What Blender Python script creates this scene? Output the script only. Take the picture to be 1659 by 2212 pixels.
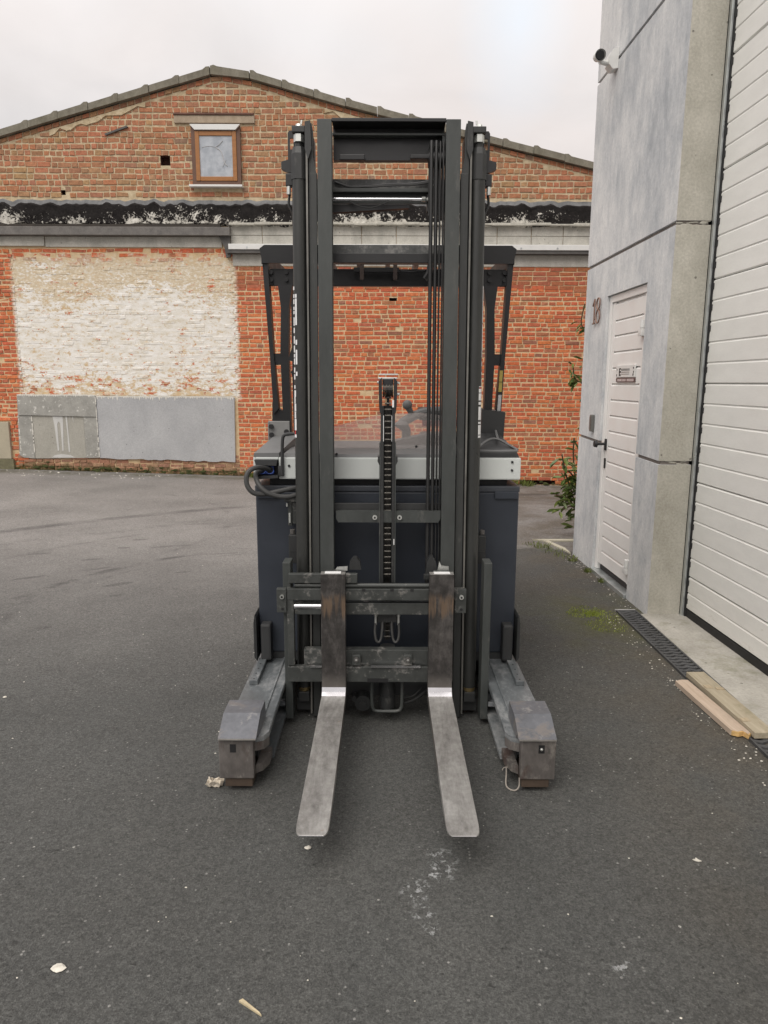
import bpy, bmesh, math, random
from mathutils import Vector, Matrix
random.seed(7)
R = math.radians
for o in list(bpy.data.objects): bpy.data.objects.remove(o)
scene = bpy.context.scene
COL = scene.collection

# ------------------------------------------------------------------ camera
cam = bpy.data.cameras.new('camera'); camo = bpy.data.objects.new('camera', cam); COL.objects.link(camo)
cam.sensor_fit = 'VERTICAL'; cam.sensor_height = 24.0; cam.lens = 24.0 * 1520.0 / 2212.0
cam.clip_start = 0.05; cam.clip_end = 2000
camo.matrix_world = Matrix.Translation((0, 0, 1.50)) @ Matrix.Rotation(R(90 - 10.44), 4, 'X') @ Matrix.Rotation(0.0035, 4, 'Z')
scene.camera = camo

# ------------------------------------------------------------------ sky, sun, exposure
SUN_EL, SUN_AZ = R(52), R(212)          # behind the camera, a little to the left
world = bpy.data.worlds.new('World'); scene.world = world; world.use_nodes = True

# ------------------------------------------------------------------ node helpers
def nd(nt, t, ins=None, **props):
    n = nt.nodes.new(t)
    for k, v in props.items(): setattr(n, k, v)
    for k, v in (ins or {}).items():
        if isinstance(v, bpy.types.NodeSocket): nt.links.new(v, n.inputs[k])
        else: n.inputs[k].default_value = v
    return n
def c4(c): return tuple(c) + (1,) if len(c) == 3 else c
def mixc(nt, f, a, b, blend='MIX'):
    n = nt.nodes.new('ShaderNodeMix'); n.data_type = 'RGBA'; n.blend_type = blend
    for i, v in ((0, f), (6, a), (7, b)):
        if isinstance(v, bpy.types.NodeSocket): nt.links.new(v, n.inputs[i])
        else: n.inputs[i].default_value = v if i == 0 else c4(v)
    return n.outputs[2]
def mth(nt, op, a, b=0.0, clamp=False):
    n = nt.nodes.new('ShaderNodeMath'); n.operation = op; n.use_clamp = clamp
    for i, v in ((0, a), (1, b)):
        if isinstance(v, bpy.types.NodeSocket): nt.links.new(v, n.inputs[i])
        else: n.inputs[i].default_value = v
    return n.outputs[0]
def mr(nt, v, a, b, c=0.0, d=1.0):
    return nd(nt, 'ShaderNodeMapRange', {'Value': v, 'From Min': a, 'From Max': b, 'To Min': c, 'To Max': d}).outputs[0]
def noise(nt, vec, scale, detail=4.0, rough=0.6, dist=0.0):
    return nd(nt, 'ShaderNodeTexNoise', {'Vector': vec, 'Scale': scale, 'Detail': detail, 'Roughness': rough, 'Distortion': dist}).outputs[0]
def scaled(nt, vec, s):
    return nd(nt, 'ShaderNodeVectorMath', {0: vec, 1: s}, operation='MULTIPLY').outputs[0]
def ramp(nt, fac, stops):
    n = nd(nt, 'ShaderNodeValToRGB', {0: fac})
    e = n.color_ramp.elements
    while len(e) < len(stops): e.new(0.5)
    for i, (p, c) in enumerate(stops): e[i].position = p; e[i].color = c4(c if not isinstance(c, (int, float)) else (c, c, c))
    return n.outputs[0]
def bump(nt, h, strength=0.3, dist=0.01, normal=None):
    n = nd(nt, 'ShaderNodeBump', {'Height': h, 'Strength': strength, 'Distance': dist})
    if normal: nt.links.new(normal, n.inputs['Normal'])
    return n.outputs[0]
def newmat(name):
    m = bpy.data.materials.new(name); m.use_nodes = True
    nt = m.node_tree; b = nt.nodes['Principled BSDF']
    return m, nt, b
def objco(nt): return nd(nt, 'ShaderNodeTexCoord').outputs['Object']
def pos(nt): return nd(nt, 'ShaderNodeNewGeometry').outputs['Position']
def setb(nt, b, **kw):
    for k, v in kw.items():
        k = {'col': 'Base Color', 'rough': 'Roughness', 'metal': 'Metallic', 'nrm': 'Normal', 'spec': 'Specular IOR Level', 'alpha': 'Alpha', 'trans': 'Transmission Weight', 'coat': 'Coat Weight'}[k]
        if isinstance(v, bpy.types.NodeSocket): nt.links.new(v, b.inputs[k])
        else: b.inputs[k].default_value = c4(v) if k == 'Base Color' else v
def paint(name, col, rough=0.5, metal=0.0, var=0.25, scale=7.0, wear=None, wt=(0.60, 0.70), ws=9.0, stretch=(1, 1, 1), bs=0.08, spec=0.5, fine=60.0, wear2=None, w2t=(0.62, 0.72), w2s=3.0):
    m, nt, b = newmat(name); co = scaled(nt, objco(nt), stretch)
    n1 = noise(nt, co, scale, 5, 0.65); n2 = noise(nt, co, fine, 3)
    v = mth(nt, 'ADD', mr(nt, n1, 0.25, 0.75, 1 - var, 1 + var), mr(nt, n2, 0.3, 0.7, -var * .35, var * .35))
    colr = mixc(nt, 1.0, col, nd(nt, 'ShaderNodeCombineColor', {0: v, 1: v, 2: v}).outputs[0], 'MULTIPLY')
    rs = mr(nt, n1, 0.3, 0.7, max(0.02, rough - 0.1), min(1, rough + 0.12))
    if wear:
        w = mr(nt, mth(nt, 'ADD', mth(nt, 'MULTIPLY', noise(nt, co, ws, 8, 0.72), 0.8), mth(nt, 'MULTIPLY', n2, 0.2)), wt[0], wt[1])
        colr = mixc(nt, w, colr, wear)
    if wear2:
        w2 = mr(nt, noise(nt, scaled(nt, co, (1.0, 1.3, 0.8)), w2s, 6, 0.7, 0.6), w2t[0], w2t[1])
        colr = mixc(nt, w2, colr, wear2)
    setb(nt, b, col=colr, rough=rs, metal=metal, spec=spec)
    if bs: setb(nt, b, nrm=bump(nt, mth(nt, 'ADD', n1, mth(nt, 'MULTIPLY', n2, 0.4)), bs, 0.004))
    return m

# world: overcast cloud layer over a Nishita sky
nt = world.node_tree; bg = nt.nodes['Background']
sky = nd(nt, 'ShaderNodeTexSky', sky_type='NISHITA', sun_disc=False, sun_elevation=SUN_EL, sun_rotation=SUN_AZ, dust_density=3.0)
d = nd(nt, 'ShaderNodeTexCoord').outputs['Generated']
sep = nd(nt, 'ShaderNodeSeparateXYZ', {0: d})
up = mth(nt, 'MAXIMUM', sep.outputs[2], 0.0)
cn = noise(nt, scaled(nt, d, (1.0, 1.0, 2.6)), 2.3, 6, 0.55, 0.5)
cn2 = noise(nt, scaled(nt, d, (1.0, 1.0, 3.0)), 1.1, 3, 0.5, 0.3)
lum = mth(nt, 'ADD', 5.8, mth(nt, 'ADD', mth(nt, 'MULTIPLY', up, 4.2), mth(nt, 'MULTIPLY', mth(nt, 'MULTIPLY', up, up), 6.0)))             # cloud deck brightens towards the zenith
lum = mth(nt, 'MULTIPLY', lum, mr(nt, cn, 0.3, 0.7, 0.89, 1.08))
tint = mixc(nt, mr(nt, cn2, 0.42, 0.58), (0.985, 0.955, 0.955), (1.0, 0.93, 0.905))
cloud = mixc(nt, 1.0, tint, nd(nt, 'ShaderNodeCombineColor', {0: lum, 1: lum, 2: lum}).outputs[0], 'MULTIPLY')
dg_ = nd(nt, 'ShaderNodeVectorMath', {0: scaled(nt, nd(nt, 'ShaderNodeVectorMath', {0: d, 1: (.155, .90, .405)}, operation='SUBTRACT').outputs[0], (1.6, .6, .8))}, operation='LENGTH').outputs['Value']
gap0 = mth(nt, 'MULTIPLY', mr(nt, mth(nt, 'ADD', dg_, mth(nt, 'MULTIPLY', mth(nt, 'SUBTRACT', cn, .5), .25)), .0, .11, 1, 0), .5)
gap = mr(nt, noise(nt, scaled(nt, d, (1.4, 1.0, 3.4)), 3.4, 4, 0.5, 0.2), 0.66, 0.78, 0.0, 0.35)
thin = mixc(nt, 1.0, cloud, (1.0, 1.09, 1.17), 'MULTIPLY')                 # thin bluish cloud where the deck opens
nt.links.new(mixc(nt, mth(nt, 'MULTIPLY', gap, .12), mixc(nt, mth(nt, 'MULTIPLY', gap0, 2.0, True), cloud, thin), sky.outputs[0]), bg.inputs[0]); bg.inputs[1].default_value = 0.08

sun = bpy.data.lights.new('sun', 'SUN'); suno = bpy.data.objects.new('sun', sun); COL.objects.link(suno)
sun.energy = 1.4; sun.angle = R(45); sun.color = (1.0, 0.95, 0.88)
dirv = Vector((math.sin(SUN_AZ) * math.cos(SUN_EL), math.cos(SUN_AZ) * math.cos(SUN_EL), math.sin(SUN_EL)))
suno.rotation_euler = dirv.to_track_quat('Z', 'Y').to_euler(); suno.location = dirv * 30

vs = scene.view_settings; vs.view_transform = 'Standard'; vs.look = 'None'; vs.gamma = 1.0; vs.use_curve_mapping = False; vs.exposure = 0.45
try:
    scene.cycles.max_bounces = 8; scene.cycles.transparent_max_bounces = 12
except Exception: pass

# ------------------------------------------------------------------ mesh helpers
class MB:
    def __init__(s, tilt=0.0): s.v = []; s.f = []; s.mi = []; s.col = []; s.tilt = tilt; s.c = None
    def add(s, pts, faces, mi=0):
        b = len(s.v); s.v += [tuple(p) for p in pts]; s.f += [tuple(i + b for i in f) for f in faces]; s.mi += [mi] * len(faces)
        if s.c is not None: s.col += [s.c] * len(pts)
        return s
    def box(s, x0, x1, y0, y1, z0, z1, b=0.0, mi=0):
        if x0 > x1: x0, x1 = x1, x0
        if y0 > y1: y0, y1 = y1, y0
        if z0 > z1: z0, z1 = z1, z0
        if b <= 0:
            p = [(x0,y0,z0),(x1,y0,z0),(x1,y1,z0),(x0,y1,z0),(x0,y0,z1),(x1,y0,z1),(x1,y1,z1),(x0,y1,z1)]
            return s.add(p, [(0,3,2,1),(4,5,6,7),(0,1,5,4),(1,2,6,5),(2,3,7,6),(3,0,4,7)], mi)
        b = min(b, (x1-x0)*.45, (y1-y0)*.45, (z1-z0)*.45)
        bm = bmesh.new(); bmesh.ops.create_cube(bm, size=1)
        for v in bm.verts: v.co = Vector((x0 + (v.co.x+.5)*(x1-x0), y0 + (v.co.y+.5)*(y1-y0), z0 + (v.co.z+.5)*(z1-z0)))
        bmesh.ops.bevel(bm, geom=list(bm.edges), offset=b, segments=2, profile=0.6, affect='EDGES')
        bm.verts.index_update()
        s.add([v.co[:] for v in bm.verts], [[v.index for v in f.verts] for f in bm.faces], mi); bm.free(); return s
    def prism(s, poly, axis, a0, a1, mi=0):
        """poly: 2D outline; axis 'x': (y,z) outline, 'y': (x,z), 'z': (x,y)"""
        def P(p, a): return {'x': (a, p[0], p[1]), 'y': (p[0], a, p[1]), 'z': (p[0], p[1], a)}[axis]
        n = len(poly); pts = [P(p, a0) for p in poly] + [P(p, a1) for p in poly]
        fs = [tuple(range(n))[::-1], tuple(range(n, 2*n))] + [(i, (i+1) % n, n + (i+1) % n, n + i) for i in range(n)]
        return s.add(pts, fs, mi)
    def cyl(s, c0, c1, r0, r1=None, n=16, mi=0, cap=True):
        r1 = r0 if r1 is None else r1
        c0 = Vector(c0); c1 = Vector(c1); d = (c1 - c0).normalized()
        a = Vector((1,0,0)) if abs(d.x) < .8 else Vector((0,1,0))
        u = d.cross(a).normalized(); w = d.cross(u)
        pts = []
        for c, r in ((c0, r0), (c1, r1)):
            for i in range(n):
                t = 2*math.pi*(i+.5)/n; pts.append(c + u*math.cos(t)*r + w*math.sin(t)*r)
        fs = [(i, (i+1) % n, n + (i+1) % n, n + i) for i in range(n)]
        if cap: fs += [tuple(range(n))[::-1], tuple(range(n, 2*n))]
        return s.add(pts, fs, mi)
    def tube(s, path, r, n=8, mi=0):
        P = [Vector(p) for p in path]
        if len(P) > 2:                                   # Catmull-Rom smoothing
            Q = []
            for i in range(len(P)-1):
                p0, p1, p2, p3 = P[max(i-1,0)], P[i], P[i+1], P[min(i+2,len(P)-1)]
                for k in range(5):
                    t = k/5; Q.append(.5*((2*p1)+(p2-p0)*t+(2*p0-5*p1+4*p2-p3)*t*t+(3*p1-p0-3*p2+p3)*t**3))
            P = Q + [P[-1]]
        pts = []; fs = []; u = None
        for i, p in enumerate(P):
            d = (P[min(i+1,len(P)-1)] - P[max(i-1,0)]).normalized()
            if u is None: u = d.cross(Vector((.3,.5,.8))).normalized()
            u = (u - d*u.dot(d)).normalized(); w = d.cross(u)
            for k in range(n):
                t = 2*math.pi*k/n; pts.append(p + u*math.cos(t)*r + w*math.sin(t)*r)
        for i in range(len(P)-1):
            for k in range(n): fs.append((i*n+k, i*n+(k+1) % n, (i+1)*n+(k+1) % n, (i+1)*n+k))
        fs += [tuple(range(n))[::-1], tuple(range((len(P)-1)*n, len(P)*n))]
        return s.add(pts, fs, mi)
    def ball(s, c, r, n=10, sc=(1,1,1), mi=0):
        pts = []; fs = []; m = n//2
        for j in range(m+1):
            for i in range(n):
                a = math.pi*j/m; t = 2*math.pi*i/n
                pts.append((c[0]+r*sc[0]*math.sin(a)*math.cos(t), c[1]+r*sc[1]*math.sin(a)*math.sin(t), c[2]+r*sc[2]*math.cos(a)))
        for j in range(m):
            for i in range(n): fs.append((j*n+i, (j+1)*n+i, (j+1)*n+(i+1) % n, j*n+(i+1) % n))
        return s.add(pts, fs, mi)
    def mesh(s, name, mats, off=(0,0,0), smooth=False, ang=35):
        me = bpy.data.meshes.new(name)
        t = math.tan(R(s.tilt)) if s.tilt else 0
        me.from_pydata([(x-off[0], y + z*t - off[1], z-off[2]) for x, y, z in s.v], [], s.f)
        for m in (mats if isinstance(mats, (list, tuple)) else [mats]): me.materials.append(m)
        me.polygons.foreach_set('material_index', s.mi)
        if s.col and len(s.col) == len(s.v):
            a = me.color_attributes.new('tone', 'FLOAT_COLOR', 'POINT')
            a.data.foreach_set('color', [c for t3 in s.col for c in (t3[0], t3[1], t3[2], 1.0)])
        bm = bmesh.new(); bm.from_mesh(me)
        bmesh.ops.remove_doubles(bm, verts=bm.verts, dist=1e-6) if smooth else None
        bmesh.ops.recalc_face_normals(bm, faces=bm.faces)
        if smooth:
            for f in bm.faces: f.smooth = True
            for e in bm.edges:
                if len(e.link_faces) == 2 and e.calc_face_angle(0) > R(ang): e.smooth = False
        bm.to_mesh(me); bm.free(); me.update()
        return me
def rootof(o):
    while o.parent: o = o.parent
    return o
def thing(name, label, cat, loc=(0,0,0), rz=0.0, group=None):
    o = bpy.data.objects.new(name, None); COL.objects.link(o); o.location = loc; o.rotation_euler = (0,0,rz)
    o.empty_display_size = .1; o['label'] = label; o['category'] = cat
    if group: o['group'] = group
    return o
SPLIT = {'joint_mortar', 'mortar_smear', 'decal', 'top_stop', 'fascia_bolt', 'hood_bolt', 'guard_bolt', 'strip_hole', 'rail_notch', 'rail_glint', 'post_bolt', 'rail_clip', 'emblem', 'lettering', 'strip_print', 'wall_hole', 'paint_drip', 'head_pin', 'chain_tag', 'post_clamp', 'post_sleeve', 'roller_cap', 'pallet_clip', 'cable_tip', 'patch', 'spacer', 'connector_ring', 'ear_bolt', 'mirror', 'door_stile', 'cable', 'tape', 'foot_hose'}
def islands(mb):
    pr = list(range(len(mb.v)))
    def find(i):
        while pr[i] != i: pr[i] = pr[pr[i]]; i = pr[i]
        return i
    for f in mb.f:
        a = find(f[0])
        for k in f[1:]: pr[find(k)] = a
    g = {}
    for fi, f in enumerate(mb.f): g.setdefault(find(f[0]), []).append(fi)
    out = []
    for fs in g.values():
        m = MB(mb.tilt); ix = {}
        for fi in fs:
            for k in mb.f[fi]:
                if k not in ix: ix[k] = len(m.v); m.v.append(mb.v[k])
            m.f.append(tuple(ix[k] for k in mb.f[fi])); m.mi.append(mb.mi[fi])
        out.append(m)
    return out
def part(name, mb, mats, parent, label=None, local=False, smooth=False, kind=None):
    if name in SPLIT:
        iz = islands(mb)
        if len(iz) > 1: return [part1(name, q, mats, parent, label, local, smooth, kind) for q in iz][0]
    return part1(name, mb, mats, parent, label, local, smooth, kind)
def part1(name, mb, mats, parent, label=None, local=False, smooth=False, kind=None):
    off = (0,0,0) if local else tuple(rootof(parent).location)
    o = bpy.data.objects.new(name, mb.mesh(name, mats, off, smooth)); COL.objects.link(o); o.parent = parent
    if label: o['label'] = label
    if kind: o['kind'] = kind
    return o
def single(name, mb, mats, label=None, cat=None, kind=None, group=None, loc=(0,0,0), smooth=False):
    o = bpy.data.objects.new(name, mb.mesh(name, mats, loc, smooth)); COL.objects.link(o); o.location = loc
    if label: o['label'] = label
    if cat: o['category'] = cat
    if kind: o['kind'] = kind
    if group: o['group'] = group
    return o
rnd = random.uniform

# ------------------------------------------------------------------ materials
def asphalt_mat():
    m, nt, b = newmat('asphalt'); p = pos(nt); s = nd(nt, 'ShaderNodeSeparateXYZ', {0: p}); X, Y = s.outputs[0], s.outputs[1]
    big = noise(nt, p, 0.95, 4, 0.6); mid = noise(nt, p, 3.5, 5, 0.65, .4); fine = noise(nt, p, 95, 4, 0.75); grit = noise(nt, p, 190, 2, 0.7)
    edge = mth(nt, 'ADD', Y, mth(nt, 'MULTIPLY', mth(nt, 'SUBTRACT', noise(nt, p, 1.3, 6, 0.7), 0.5), 1.1))
    right = mr(nt, X, -0.6, 0.8)
    lo = mth(nt, 'SUBTRACT', 6.25, mth(nt, 'MULTIPLY', mth(nt, 'SUBTRACT', 1.0, right), 3.2)); wid = mr(nt, right, 0, 1, 3.6, 0.12)
    old = mth(nt, 'DIVIDE', mth(nt, 'SUBTRACT', edge, lo), wid, True)
    new_c = ramp(nt, mid, [(0.2, (0.069, 0.071, 0.068)), (0.5, (0.077, 0.078, 0.074)), (0.8, (0.086, 0.086, 0.081))])
    old_c = ramp(nt, mid, [(0.2, (0.200, 0.192, 0.182)), (0.5, (0.216, 0.207, 0.196)), (0.8, (0.232, 0.222, 0.21))])
    c = mixc(nt, old, new_c, old_c)
    def mul(c, v): return mixc(nt, 1.0, c, nd(nt, 'ShaderNodeCombineColor', {0: v, 1: v, 2: v}).outputs[0], 'MULTIPLY')
    c = mul(c, mr(nt, big, 0.32, 0.68, 0.84, 1.15)); c = mul(c, mr(nt, fine, 0.3, 0.72, 0.80, 1.20)); c = mul(c, mr(nt, grit, 0.3, 0.7, 0.80, 1.22))
    # browner stretch of dust towards the right building
    dust = mth(nt, 'MULTIPLY', mr(nt, X, 0.7, 1.6), mr(nt, noise(nt, p, 1.7, 5, .65), 0.36, 0.60, 0, .75))
    c = mixc(nt, dust, c, (0.092, 0.078, 0.058))
    # tyre tracks: arcs swept over the old surface
    warp = mth(nt, 'MULTIPLY', mth(nt, 'SUBTRACT', noise(nt, p, 0.7, 3), .5), .35)
    west = mth(nt, 'MULTIPLY', mr(nt, X, -.95, -.6, 1, 0), mr(nt, Y, 3.7, 4.1))
    for (cx, cy, rr, w, a, lim) in ((6.52, -4.95, 15.80, .075, .55, 0), (6.52, -4.95, 15.15, .05, .20, 0), (6.52, -4.95, 16.9, .09, .16, 0), (-.18, 4.01, 2.52, .035, .45, 1), (-1.09, 4.72, 1.398, .022, .35, 1), (-1.27, 4.47, 3.0, .05, .30, 1), (-.53, 4.38, 3.103, .03, .30, 1), (-4.05, 7.24, 2.389, .03, .22, 1), (-.5, 4.2, 2.0, .02, .22, 1), (-.6, 4.3, 3.4, .04, .2, 1)):
        dd = nd(nt, 'ShaderNodeVectorMath', {0: p, 1: (cx, cy, 0)}, operation='DISTANCE').outputs['Value']
        dd = mth(nt, 'ABSOLUTE', mth(nt, 'ADD', mth(nt, 'SUBTRACT', dd, rr), mth(nt, 'MULTIPLY', warp, .0 if rr > 15 and w > .07 and a > .5 else .25)))
        k = mth(nt, 'MULTIPLY', mr(nt, dd, w*.6, w*1.5, 1, 0), mr(nt, noise(nt, scaled(nt, p, (.8, 2.0, 1)), 2.6, 4, .6), .36 if a > .5 else .45, .62, 0.25 if a > .5 else 0, 1))
        if lim: k = mth(nt, 'MULTIPLY', k, west)
        c = mixc(nt, mth(nt, 'MULTIPLY', k, a), c, (0.045, 0.042, 0.042))
    # dark oil spots dragged along the driving direction
    wob = mth(nt, 'MULTIPLY', mth(nt, 'SUBTRACT', noise(nt, p, 11, 3), .5), .9)
    for (sx, sy, ln, wd, an) in ((-2.747, 5.279, .13, .030, 30), (-2.314, 5.551, .09, .028, 35), (-2.103, 4.152, .05, .026, 20), (-2.044, 6.331, .13, .026, 22), (-1.856, 6.382, .08, .022, 22), (-1.911, 4.819, .045, .022, 25), (-2.385, 6.285, .06, .03, 10), (-1.61, 5.452, .07, .022, 20), (-2.354, 6.623, .08, .03, 15), (-3.05, 6.05, .10, .03, 15), (-2.5, 5.85, .09, .03, 20), (-1.3, 8.9, .12, .03, 0), (-2.0, 5.1, .12, .04, 35), (2.35, 6.9, .11, .03, 0), (2.2, 8.0, .2, .04, 0), (1.9, 7.3, .12, .03, 5)):
        rel = nd(nt, 'ShaderNodeVectorMath', {0: p, 1: (sx, sy, 0)}, operation='SUBTRACT').outputs[0]
        ca, sa = math.cos(R(an)), math.sin(R(an))
        u_ = nd(nt, 'ShaderNodeVectorMath', {0: rel, 1: (ca/ln, sa/ln, 0)}, operation='DOT_PRODUCT').outputs['Value']; v_ = nd(nt, 'ShaderNodeVectorMath', {0: rel, 1: (-sa/wd, ca/wd, 0)}, operation='DOT_PRODUCT').outputs['Value']
        q_ = mth(nt, 'ADD', mth(nt, 'ADD', mth(nt, 'MULTIPLY', u_, u_), mth(nt, 'MULTIPLY', v_, v_)), wob)
        c = mixc(nt, mr(nt, q_, .7, 1.15, .42, 0), c, (0.055, 0.051, 0.050))
    # pale stone chips in the surface
    v1 = nd(nt, 'ShaderNodeTexVoronoi', {'Vector': p, 'Scale': 75.0}, feature='F1')
    chip = mth(nt, 'MULTIPLY', mr(nt, v1.outputs['Distance'], .22, .34, 1, 0), mr(nt, nd(nt, 'ShaderNodeSeparateColor', {0: v1.outputs['Color']}).outputs[0], .965, .975, 0, .6))
    c = mixc(nt, chip, c, (0.30, 0.295, 0.28))
    v2 = nd(nt, 'ShaderNodeTexVoronoi', {'Vector': p, 'Scale': 30.0}, feature='F1')
    chip2 = mth(nt, 'MULTIPLY', mr(nt, v2.outputs['Distance'], .10, .16, 1, 0), mr(nt, nd(nt, 'ShaderNodeSeparateColor', {0: v2.outputs['Color']}).outputs[1], .982, .988, 0, .8))
    c = mixc(nt, chip2, c, (0.42, 0.41, 0.38))
    # grains of the surface: stones of uneven tone and dark pores between them
    for (sc_, lo_, hi_) in ((105.0, .80, 1.22), (210.0, .80, 1.22)):
        vv = nd(nt, 'ShaderNodeTexVoronoi', {'Vector': p, 'Scale': sc_}, feature='F1')
        c = mul(c, mr(nt, nd(nt, 'ShaderNodeSeparateColor', {0: vv.outputs['Color']}).outputs[0], 0, 1, lo_, hi_))
    pore = mr(nt, noise(nt, scaled(nt, p, (.75, 1.25, 1)), 42, 4, .72), .30, .40, .62, 0)
    c = mixc(nt, pore, c, (0.022, 0.021, 0.02)); crack = pore
    # spilled paint spatter in front of the right fork
    for (cx, cy, rr) in ((.190, 2.015, .06), (.185, 1.955, .06), (.145, 1.94, .045), (.10, 1.87, .06), (.118, 1.78, .045), (.14, 1.72, .035), (.63, 1.59, .035)):
        dd = nd(nt, 'ShaderNodeVectorMath', {0: p, 1: (cx, cy, 0)}, operation='DISTANCE').outputs['Value']
        k = mth(nt, 'MULTIPLY', mr(nt, dd, 0, rr, 1, 0), mr(nt, noise(nt, p, 40, 5, .75), .53, .60, 0, 2.2), True)
        c = mixc(nt, mth(nt, 'MULTIPLY', k, .7), c, (0.38, 0.39, 0.39))
    # moss staining along the right building
    mz = mth(nt, 'MULTIPLY', mr(nt, nd(nt, 'ShaderNodeVectorMath', {0: p, 1: (1.45, 4.35, 0)}, operation='DISTANCE').outputs['Value'], .12, .75, 1, 0), mr(nt, mid, .38, .62, 0, .9))
    c = mixc(nt, mth(nt, 'MULTIPLY', mz, .70), c, (0.095, 0.098, 0.030))
    wallside = mth(nt, 'MULTIPLY', mr(nt, mth(nt, 'ABSOLUTE', mth(nt, 'SUBTRACT', Y, 11.1)), .05, .45, 1, 0), mr(nt, mid, .4, .6, 0, .7))
    c = mixc(nt, wallside, c, (0.07, 0.068, 0.035))
    h = mth(nt, 'ADD', mth(nt, 'ADD', fine, mth(nt, 'MULTIPLY', grit, .7)), mth(nt, 'MULTIPLY', crack, -.9))
    setb(nt, b, col=c, rough=mr(nt, mid, .3, .7, .72, .92), spec=0.35, nrm=bump(nt, h, 0.75, 0.006))
    return m

def wash_layers(nt, p, c, mortar=False):
    """old whitewash and plaster over the walled-up bay, by place on the wall; moss on the plinth"""
    s = nd(nt, 'ShaderNodeSeparateXYZ', {0: p}); X, Z = s.outputs[0], s.outputs[2]
    ed = mth(nt, 'MULTIPLY', mth(nt, 'SUBTRACT', noise(nt, p, 9, 4, .6), .5), .16)
    reg = mth(nt, 'MULTIPLY', mr(nt, mth(nt, 'ADD', X, ed), -5.79, -5.73), mr(nt, mth(nt, 'ADD', X, ed), -2.33, -2.27, 1, 0))
    reg = mth(nt, 'MULTIPLY', reg, mth(nt, 'MULTIPLY', mr(nt, Z, 1.2, 1.25), mr(nt, mth(nt, 'ADD', Z, mth(nt, 'MULTIPLY', ed, 3)), 3.26, 3.44, 1, 0)))
    low = noise(nt, scaled(nt, p, (1, 1, 1.3)), .95, 3, .5)
    st = noise(nt, scaled(nt, p, (1, 1, 2.2)), 7, 7, .72); sp = noise(nt, scaled(nt, p, (1, 1, 1.8)), 22, 5, .7)
    hgt = mr(nt, Z, 1.25, 3.3)                                              # 0 at the foot of the bay
    mid = mth(nt, 'SUBTRACT', 1.0, mth(nt, 'MULTIPLY', mth(nt, 'ABSOLUTE', mth(nt, 'SUBTRACT', hgt, .42)), 1.7), True)
    # plaster (beige)
    pl = mr(nt, mth(nt, 'ADD', mth(nt, 'ADD', st, mth(nt, 'MULTIPLY', mth(nt, 'SUBTRACT', low, .5), .45)), mth(nt, 'MULTIPLY', mth(nt, 'SUBTRACT', hgt, .4), .12)), .37, .43)
    beige = ramp(nt, sp, [(.3, (.52, .42, .29)), (.5, (.66, .56, .41)), (.68, (.76, .70, .58))])
    plr = mth(nt, 'MULTIPLY', pl, mth(nt, 'SUBTRACT', 1.0, mr(nt, mth(nt, 'ADD', noise(nt, scaled(nt, p, (1, 1, 1.7)), 8, 6, .75), mr(nt, hgt, .02, .40, .075, 0)), .60, .635, 0, .95)))
    c = mixc(nt, mth(nt, 'MULTIPLY', plr, reg), c, beige)
    fl = mth(nt, 'MULTIPLY', mr(nt, sp, .555, .585), mr(nt, hgt, .45, .62)); rdp = mth(nt, 'MULTIPLY', mr(nt, noise(nt, scaled(nt, p, (1, 1, 1.6)), 13, 3, .6), .615, .645), .9); nz_ = noise(nt, scaled(nt, p, (1, 1, 1.7)), 8, 6, .75); rdp = mth(nt, 'MAXIMUM', rdp, mr(nt, mth(nt, 'ADD', nz_, mr(nt, hgt, .02, .40, .075, 0)), .60, .635, 0, .95))
    c = mixc(nt, mth(nt, 'MULTIPLY', fl, reg), c, (.74, .70, .62))
    # white paint
    wv = mth(nt, 'ADD', mth(nt, 'ADD', mth(nt, 'MULTIPLY', st, .55), mth(nt, 'MULTIPLY', sp, .45)), mth(nt, 'ADD', mth(nt, 'MULTIPLY', mid, .27), mth(nt, 'MULTIPLY', mth(nt, 'SUBTRACT', low, .5), .42)))
    wp = mth(nt, 'MULTIPLY', mr(nt, mth(nt, 'ADD', wv, mr(nt, hgt, .0, .25, -.02, 0)), .585, .615), mth(nt, 'SUBTRACT', 1.0, rdp))
    white = ramp(nt, st, [(.30, (.60, .52, .38)), (.42, (.74, .70, .62)), (.6, (.84, .82, .78))])
    c = mixc(nt, mth(nt, 'MULTIPLY', wp, reg), c, white)
    # splashes of old paint and lime outside the bay
    lim = mth(nt, 'MULTIPLY', mr(nt, X, -6.1, -5.6, 0, 1), mr(nt, X, -2.3, -1.6, 1, 0))
    lim = mth(nt, 'MULTIPLY', mth(nt, 'MULTIPLY', lim, mr(nt, sp, .60, .68, 0, .75)), mr(nt, Z, 3.3, 3.5, 1, 0))
    c = mixc(nt, lim, c, (.60, .50, .36))
    # moss and damp on the plinth
    gz = mth(nt, 'SUBTRACT', Z, mth(nt, 'ADD', -.065, mth(nt, 'MULTIPLY', X, -.0275)))
    ms = mth(nt, 'MULTIPLY', mr(nt, mth(nt, 'ADD', gz, mth(nt, 'MULTIPLY', mth(nt, 'SUBTRACT', noise(nt, p, 5, 5, .7), .5), .45)), .03, .12, 1, 0), mr(nt, X, 1.2, 2.6, 1, .5))
    c = mixc(nt, mth(nt, 'MULTIPLY', ms, mr(nt, sp, .35, .55, .25, .95)), c, (.065, .070, .022))
    return c
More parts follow.
